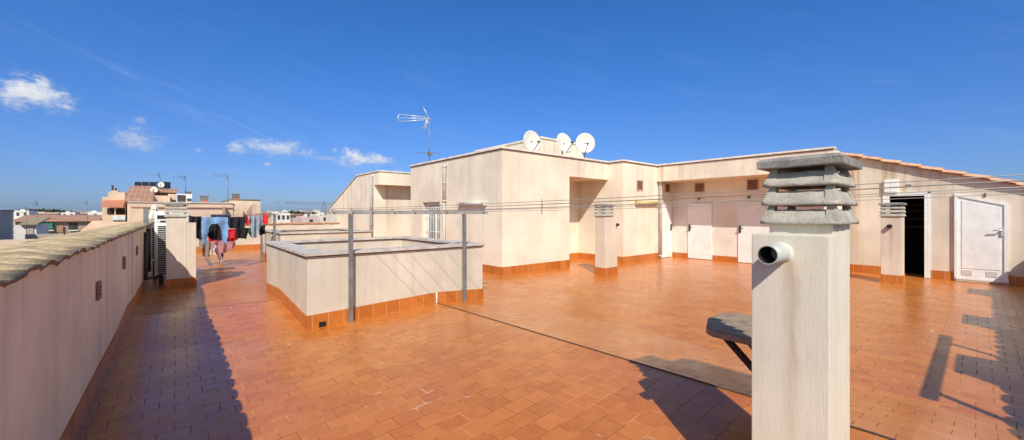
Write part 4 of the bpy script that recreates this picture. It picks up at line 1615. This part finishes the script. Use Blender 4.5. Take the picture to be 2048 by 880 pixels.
# roof clutter of the neighbour
def far_chimney(label, pxa, pxb, pyt, pyb, Y):
    a, b = atY(pxa, pyb, Y), atY(pxb, pyt, Y)
    t = empty('chimney', ((a.x + b.x) / 2, Y, a.z), label, 'chimney')
    bm = NB()
    h = b.z - a.z
    box(bm, a.x, Y, a.z - 1.2, b.x, Y + 0.6, a.z + h * 0.35)
    obj('shaft', bm, M['awning'], t)
    bm = NB()
    for k in range(3):
        z = a.z + h * (0.38 + 0.15 * k)
        box(bm, a.x - 0.03, Y - 0.03, z, b.x + 0.03, Y + 0.63, z + h * 0.09)
    for (x, y) in ((a.x, Y), (b.x - 0.1, Y), (a.x, Y + 0.5), (b.x - 0.1, Y + 0.5)):
        box(bm, x, y, a.z + h * 0.35, x + 0.1, y + 0.1, a.z + h * 0.86)
    box(bm, a.x - 0.06, Y - 0.06, a.z + h * 0.86, b.x + 0.06, Y + 0.66, b.z)
    obj('cap', bm, M['concrete_dark'], t)


far_chimney('small red based chimney with slotted cap on the neighbour roof over the laundry', 402, 416, 391, 405, 31)
far_chimney('chimney with slotted cap on top of the cream end block at the neighbour', 467, 479, 387, 400, 30)
far_chimney('pale thin chimney far behind the left chimney cap near two roof antennas', 372, 381, 383, 392, 34)
t = empty('air_conditioner', atY(365, 400, 29), 'grey fan air conditioner in a white casing on the neighbour roof', 'air conditioner')
bm = NB()
wbox(bm, 353, 384, 388, 405, 29.0, 1.0)
obj('casing', bm, M['white'], t)
bm = NB()
wbox(bm, 354.5, 371, 390, 403, 28.96, 0.035)
obj('grille', bm, M['darkmetal'], t)
bm = NB()
wbox(bm, 374, 383, 397, 402, 28.96, 0.035)
obj('vent', bm, M['darkmetal'], t)
# cream end block right of the neighbour
eb = empty('apartment_building', (4, 29, -10), 'plain cream end block right of the pink neighbour, above the laundry', 'building')
bm = NB()
a = wbox(bm, 462, 521, 400, 470, 28.5, 7)
box(bm, a[0], 28.6, -10, a[1], 35.4, a[2])
obj('wall', bm, wallmat((0.74, 0.60, 0.42)), eb)
bm = NB()
wbox(bm, 461, 522, 398.6, 399.9, 28.45, 7.1)
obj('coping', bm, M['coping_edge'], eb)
# return wall of the terrace between them, shade put into a darker wall colour
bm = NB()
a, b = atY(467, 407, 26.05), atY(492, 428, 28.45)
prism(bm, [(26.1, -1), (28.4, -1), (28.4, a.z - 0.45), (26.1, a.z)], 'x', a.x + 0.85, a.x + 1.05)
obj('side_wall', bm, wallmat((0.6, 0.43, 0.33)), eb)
# terrace flat left of the roof slope
tf = empty('apartment_building', (-6, 30, -10), 'stepped cream penthouse with orange awning and dark balcony openings left of the tiled slope', 'building')
bm = NB()
wbox(bm, 204, 250, 394, 470, 31.5, 6)
a = wbox(bm, 209, 252, 396, 405.5, 31.4, 1.0)
wbox(bm, 216, 250, 384, 396.5, 31.45, 3)
wbox(bm, 222, 236, 381, 385, 31.46, 2.5)
box(bm, -9, 31.6, -10, -4, 37, 0)
obj('wall', bm, wallmat(CREAM), tf)
a, b = atY(205, 405, 31), atY(249, 405, 31)
bm = NB()
prism(bm, [(31.4, atY(225, 403, 31.4).z), (31.4, atY(225, 404.5, 31.4).z + 0.12), (30.3, atY(225, 415, 30.3).z + 0.1), (30.3, atY(225, 415, 30.3).z)], 'x', a.x, b.x)
obj('awning', bm, M['awning'], tf)
bm = NB()
wbox(bm, 214, 249, 416.5, 428, 31.38, 0.1)
obj('opening', bm, M['dark'], tf)
bm = NB()
wbox(bm, 205, 251, 430, 445, 30.4, 0.15)
wbox(bm, 229, 231, 415, 430, 30.5, 0.15)
obj('balcony_wall', bm, wallmat(CREAM), tf)
bm = NB()
wbox(bm, 224, 250, 432, 440, 30.3, 0.08)
obj('balcony_rail', bm, simple('pale_blue_panel', (0.55, 0.65, 0.70), 0.5), tf)
bm = NB()
wbox(bm, 223, 226, 370, 383, 32, 0.3)
wbox(bm, 230, 233, 376, 383, 32, 0.3)
obj('flue', bm, M['darkmetal'], tf)
# dishes and aerials over there
dish('small white dish before the solar panels on the neighbour roof', atY(322, 369.5, 34), (-0.2, -1, 0.1), 0.17, 3.0, 'small dishes on the neighbour roof')
dish('small white dish at the ridge of the brown tiled roof', atY(308, 379.5, 31), (-0.2, -1, 0.1), 0.17, 2.6, 'small dishes on the neighbour roof')
for (px, pyt, pyb, Y, s, lab, dr) in ((320, 347, 372, 36, 0.7, 'thin aerial behind the solar panels of the neighbour', (-1, 0.2, 0)),
                                  (371, 352, 392, 33, 0.8, 'thin aerial over the fan unit on the neighbour roof', (-1, -0.2, 0)),
                                  (456, 349, 405, 30, 1.0, 'tall aerial on the neighbour roof right above the laundry', (-1, 0.1, 0)),
                                  (75, 404, 440, 60, 1.0, 'thin aerial over the white houses at far left', (-1, 0.2, 0)),
                                  (175, 402, 440, 60, 0.9, 'thin aerial just left of the stepped penthouse', (-1, 0.2, 0)),
                                  (557, 402, 436, 60, 0.8, 'thin aerial over the distant houses left of the crane', (-1, 0.2, 0)),
                                  (53, 414, 470, 48, 0.5, 'thin dark mast before the white house at left edge', (-1, 0.2, 0))):
    a, b = atY(px, pyb, Y), atY(px, pyt + 3, Y)
    antenna(lab, a.x, Y, a.z, b.z, s * 0.62, dr, 'aerials on distant roofs', full=False)
# closed parasol on the neighbour terrace
um = empty('parasol', atY(309, 445, 24), 'closed white parasol standing behind the ventilation box', 'parasol')
a = atY(309, 409, 24)
bm = NB()
tube(bm, [(a.x, 24, -0.2), (a.x, 24, a.z)], 0.03, 8)
obj('pole', bm, M['white'], um)
bm = NB()
S = 16
prev = None
for (f, r) in ((0, 0.02), (0.08, 0.07), (0.3, 0.11), (0.42, 0.09), (0.7, 0.15), (0.95, 0.19), (1.0, 0.17)):
    ring = []
    for k in range(S):
        rr = r * (1 + 0.25 * (k % 2))
        ring.append(bm.verts.new((a.x + cos(2 * pi * k / S) * rr, 24 + sin(2 * pi * k / S) * rr, a.z - f * 0.66)))
    if prev:
        for k in range(S):
            bm.faces.new((prev[k], prev[(k + 1) % S], ring[(k + 1) % S], ring[k]))
    prev = ring
obj('canopy', bm, M['dish'], um)

# low roofs directly beyond the long parapet
bs1 = empty('apartment_building', (-10, 38, -10), 'blank grey end wall of a building at the extreme left edge', 'building')
bm = NB()
box(bm, -16, 26, -10, -9.0, 45, 1.72)
obj('wall', bm, wallmat(GREY), bs1)
bm = NB()
box(bm, -16.05, 25.95, 1.721, -8.95, 45.05, 1.78)
obj('coping', bm, M['coping_edge'], bs1)

bt = empty('apartment_building', (-10, 60, -10), 'brown tan apartment block with green awning window at far left', 'building')
bm = NB()
a = wbox(bm, 30, 192, 443, 480, 60, 9)
box(bm, a[0], 60.1, -10, a[1], 69, a[2])
obj('wall', bm, wallmat(TAN), bt)
bm = NB()
zr = a[3]
prism(bm, [(59.6, zr), (64.5, zr + 0.55), (69.5, zr), (69.5, zr + 0.1), (64.5, zr + 0.65), (59.6, zr + 0.1)], 'x', a[0] - 0.2, a[1] + 0.3)
obj('roof', bm, M['rooftile'], bt)
for (pa, pb, ya, yb, m) in ((86, 105, 445, 461, M['dark']), (137, 155, 446, 460, M['glass']), (115, 126, 450, 465, M['brownvent'])):
    bm = NB()
    wbox(bm, pa, pb, ya, yb, 59.95, 0.06)
    obj('window', bm, m, bt)
bm = NB()
wbox(bm, 86, 105, 446, 458, 59.7, 0.05)
obj('awning', bm, M['green'], bt)
bm = NB()
wbox(bm, 85, 107, 460, 462, 59.3, 0.6)
wbox(bm, 136, 157, 460, 462, 59.3, 0.6)
obj('balcony', bm, wallmat(WHITE), bt)

wh = empty('house', (-10.5, 50, -10), 'small white house with olive lean-to roof just right of the grey wall', 'house')
bm = NB()
a = wbox(bm, 28, 73, 450, 492, 50, 4)
box(bm, a[0], 50.1, -10, a[1], 54, a[2])
obj('wall', bm, wallmat(WHITE), wh)
bm = NB()
prism(bm, [(49.7, a[3]), (54, a[3] + 0.5), (54, a[3] + 0.6), (49.7, a[3] + 0.1)], 'x', a[0] + 0.3, a[1] + 0.1)
obj('roof', bm, simple('olive_roof', (0.30, 0.25, 0.15), 0.9), wh)
bm = NB()
wbox(bm, 53, 67, 454, 470, 49.95, 0.06)
obj('door', bm, simple('beige_shutter', (0.45, 0.36, 0.27), 0.8), wh)

lw = empty('garden_wall', (-9, 42, -10), 'low grey beige roof wall below the white house at left', 'wall')
bm = NB()
a = wbox(bm, 50, 128, 468, 500, 44, 0.3)
obj('wall', bm, wallmat((0.50, 0.44, 0.36)), lw)
bm = NB()
wbox(bm, 33, 53, 479, 505, 42, 0.3)
obj('low_wall', bm, wallmat((0.50, 0.44, 0.36)), lw)
bm = NB()
wbox(bm, 127, 130, 454, 480, 43.9, 0.2)
obj('post', bm, M['darkmetal'], lw)

pk = empty('gable_wall', (-5, 33, -10), 'slanting pink roof wall left of the stepped penthouse', 'wall')
bm = NB()
P2 = [atY(150, 472, 33), atY(184, 442, 33), atY(205, 441, 33), atY(300, 441, 33), atY(300, 475, 33), atY(150, 480, 33)]
prism(bm, [(p.x, p.z) for p in P2], 'y', 33, 33.4)
obj('wall', bm, wallmat(PINK), pk)
pk2 = empty('roof_parapet', (-4, 28.6, -10), 'low cream roof edge with clutter below the penthouse balcony', 'wall')
bm = NB()
wbox(bm, 206, 262, 444, 475, 29.5, 0.4)
obj('wall', bm, wallmat((0.74, 0.55, 0.42)), pk2)
bm = NB()
wbox(bm, 262, 330, 447, 475, 24.8, 0.3)
obj('low_wall', bm, wallmat((0.74, 0.55, 0.42)), pk2)


# distant low houses
def house(label, pxa, pxb, pyt, pyb, Y, colr, roof=None, wins=2, depth=None, group='distant low houses of the town'):
    a, b = atY(pxa, pyt, Y), atY(pxb, pyt, Y)
    zt = atY((pxa + pxb) / 2, pyt, Y).z
    depth = depth or max(6.0, (b.x - a.x) * 0.8)
    t = empty('house', ((a.x + b.x) / 2, Y, -10), label, 'house', group)
    bm = NB()
    box(bm, a.x, Y, -10, b.x, Y + depth, zt)
    box(bm, a.x + (b.x - a.x) * 0.15, Y + depth * 0.4, zt + 0.001, a.x + (b.x - a.x) * 0.45, Y + depth * 0.8, zt + (b.x - a.x) * 0.12)
    obj('wall', bm, wallmat(colr), t)
    if roof:
        hh = (b.x - a.x) * 0.10
        bm = NB()
        prism(bm, [(Y - 0.4, zt + 0.01), (Y + depth / 2, zt + hh), (Y + depth + 0.4, zt + 0.01)], 'x', a.x - 0.3, b.x + 0.3)
        obj('roof', bm, M[roof], t)
    bm = None
    for k in range(wins):
        bm = NB()
        u = (k + 0.5) / wins
        x = a.x + (b.x - a.x) * u
        w = (b.x - a.x) * 0.09
        z1 = zt - (zt - atY((pxa + pxb) / 2, pyb, Y).z) * 0.25
        z0 = zt - (zt - atY((pxa + pxb) / 2, pyb, Y).z) * 0.7
        box(bm, x - w, Y - 0.05, z0, x + w, Y + 0.02, z1)
        obj('window', bm, M['glass'], t)
    return t


LW = (0.80, 0.76, 0.70)
house('white distant house with shallow gable right of the grey wall', 28, 58, 421, 436, 110, LW, None, 2)
house('long low white house behind the brown tan block', 58, 112, 428, 437, 130, LW, 'roofpink', 3)
house('white flat house behind the middle of the brown tan block', 122, 150, 425, 437, 120, LW, None, 2)
house('cream tiled house behind the right end of the brown tan block', 128, 172, 427.5, 437, 150, (0.66, 0.55, 0.42), 'roofpink', 2)
house('bright white box house touching the stepped penthouse', 174, 207, 424, 440, 100, LW, None, 1)
house('tiny pale house on the horizon above the brown tan block', 85, 100, 424, 429, 420, LW, 'roofpink', 0)
house('tiny cream house on the horizon left of the penthouse', 150, 165, 423, 429, 450, (0.7, 0.6, 0.48), 'roofpink', 0)
house('tiny white house on the horizon near the left edge', 38, 50, 423.5, 429, 500, LW, None, 0)
house('white house nearest the second rail post behind the far parapet', 553, 580, 426, 444, 60, LW, None, 3)
house('cream house with tiled roof left of centre of the distant cluster', 583, 606, 430, 444, 75, (0.66, 0.55, 0.44), 'rooftile', 2)
house('house with pale pink tiled roof in the middle of the distant cluster', 597, 624, 424, 440, 95, LW, 'roofpink', 2)
house('white house behind and right of the pink tiled roof', 622, 648, 425, 442, 110, LW, None, 2)
house('low white annex at right of the distant cluster', 636, 662, 431, 446, 70, (0.74, 0.66, 0.56), None, 1)
house('pinkish low house in front of the distant cluster', 604, 640, 436, 447, 55, (0.66, 0.48, 0.42), None, 1)
house('brown house at the left end of the distant cluster', 522, 552, 427, 446, 64, (0.50, 0.36, 0.25), 'rooftile', 2)
house('tiny white house on the horizon above the far parapet', 566, 580, 421.5, 428, 400, LW, None, 0)
house('tiny cream house on the horizon beside the crane mast', 628, 640, 420.5, 428, 420, (0.72, 0.62, 0.5), None, 0)
house('tiny pale tiled house on the horizon left of the second rail post', 535, 549, 422.5, 428, 430, LW, 'roofpink', 0)


# palms / dark trees among the houses
def tree(label, px, pyt, pyb, Y, w):
    a, b = atY(px, pyb, Y), atY(px, pyt, Y)
    t = empty('tree', (a.x, Y, a.z), label, 'tree', 'dark trees among the distant houses')
    h = b.z - a.z
    bm = NB()
    tube(bm, [(a.x, Y, -10), (a.x, Y, a.z + h * 0.4)], [0.25, 0.12], 6)
    obj('trunk', bm, simple('bark', (0.10, 0.07, 0.05), 0.9), t)
    bm = NB()
    r = random.Random(px)
    for k in range(420):
        u = Vector((r.gauss(0, 0.42), r.gauss(0, 0.42), r.gauss(0, 0.4)))
        if u.length > 1.05:
            continue
        c = Vector((a.x + u.x * w, Y + u.y * w, a.z + h * 0.55 + u.z * h * 0.5))
        s = w * r.uniform(0.06, 0.14)
        d1 = Vector((r.uniform(-1, 1), r.uniform(-1, 1), r.uniform(-1, 1))).normalized() * s
        d2 = Vector((r.uniform(-1, 1), r.uniform(-1, 1), r.uniform(-1, 1))).normalized() * s
        bm.faces.new([bm.verts.new(c + d1), bm.verts.new(c + d2), bm.verts.new(c - d1), bm.verts.new(c - d2)])
    obj('crown', bm, M['leaf'], t)


M['leaf'] = simple('dark_foliage', (0.035, 0.055, 0.025), 0.9, 0.4, 0.6)
tree('dark tree among distant houses beside the pink tiled roof', 589, 422, 434, 80, 1.6)
tree('dark tree just right of the pink tiled roof in the distance', 621, 421, 432, 100, 1.3)
tree('dark round tree above the left end of the brown tan block', 76, 419, 430, 180, 5)
tree('dark wide tree above the middle of the brown tan block', 104, 421, 430, 200, 6)
tree('small dark tree at the right of the brown tan block roof', 118, 423, 431, 170, 4)

# tower crane far away
cr = empty('tower_crane', atY(648, 440, 260), 'distant tower crane with a long jib above the slanted roofline', 'crane')
a = atY(648, 440, 260)
tz_ = atY(648, 409, 260).z
bm = NB()
for (dx, dy) in ((-.8, -.8), (.8, -.8), (.8, .8), (-.8, .8)):
    tube(bm, [(a.x + dx, 260 + dy, -10), (a.x + dx, 260 + dy, tz_)], 0.10, 4)
for k in range(14):
    z = -10 + (tz_ + 10) * k / 14
    z2 = -10 + (tz_ + 10) * (k + 1) / 14
    tube(bm, [(a.x - .8, 259.2, z), (a.x + .8, 259.2, z2)], 0.1, 4)
tube(bm, [(a.x, 260, tz_), (a.x, 260, atY(648, 403, 260).z)], 0.35, 4)
obj('mast', bm, M['galv'], cr)
bm = NB()
e0, e1 = atY(570, 407, 260), atY(668, 412, 260)
for dz_ in (0, 1.1):
    tube(bm, [(e0.x, 260, tz_ + dz_ + 0.3), (e1.x, 260, tz_ + dz_ - 0.2)], 0.11, 4)
n = 30
for k in range(n):
    x0_ = e0.x + (e1.x - e0.x) * k / n
    x1_ = e0.x + (e1.x - e0.x) * (k + 1) / n
    tube(bm, [(x0_, 260, tz_ + 0.2), (x1_, 260, tz_ + 1.2)], 0.05, 4)
obj('jib', bm, M['galv'], cr)

# town ground and the hills on the horizon
bm = NB()
R_ = 12000
vs = [bm.verts.new((R_ * cos(2 * pi * k / 48), R_ * sin(2 * pi * k / 48), -10)) for k in range(48)]
bm.faces.new(vs)
m, nt, bs_ = mat('town_ground')
g = G(nt)
p = g.pos()
c = g.mix(g.ramp(g.noise(p, 0.012, 6, 0.7), 0.35, 0.65), (0.10, 0.11, 0.07), (0.34, 0.27, 0.20))
c = g.mix(g.ramp(g.noise(p, 0.05, 4, 0.7), 0.55, 0.62), c, (0.55, 0.50, 0.44))
g.put(bs_.inputs['Base Color'], c)
bs_.inputs['Roughness'].default_value = 0.95
obj('town_ground', bm, m)['kind'] = 'structure'


def hills(name, D, a0, a1, hf, colr):
    bm = NB()
    prev = None
    n = 140
    for i in range(n + 1):
        az = a0 + (a1 - a0) * i / n
        A = radians(az)
        h = hf(az)
        ring = [bm.verts.new((sin(A) * D, cos(A) * D, -11)), bm.verts.new((sin(A) * (D + 300), cos(A) * (D + 300), h * 0.7)), bm.verts.new((sin(A) * (D + 900), cos(A) * (D + 900), h)), bm.verts.new((sin(A) * (D + 2200), cos(A) * (D + 2200), -11))]
        if prev:
            for q in range(3):
                bm.faces.new((prev[q], prev[q + 1], ring[q + 1], ring[q])).smooth = True
        prev = ring
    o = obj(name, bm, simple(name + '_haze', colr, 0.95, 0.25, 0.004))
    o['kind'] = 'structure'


def hz1(az):
    b = 62 + 9 * noise.noise(Vector((az * 0.35, 1, 0))) + 5 * noise.noise(Vector((az * 1.3, 4, 0)))
    b += 42 * math.exp(-((az + 14.0) / 3.2) ** 2)
    return b


def hz2(az):
    return 24 + 7 * noise.noise(Vector((az * 0.7, 7, 0))) + 4 * noise.noise(Vector((az * 2.1, 9, 0)))


hills('hills', 6800, -60, 120, hz1, (0.20, 0.265, 0.34))  # distance haze put into the blue-grey hill colour
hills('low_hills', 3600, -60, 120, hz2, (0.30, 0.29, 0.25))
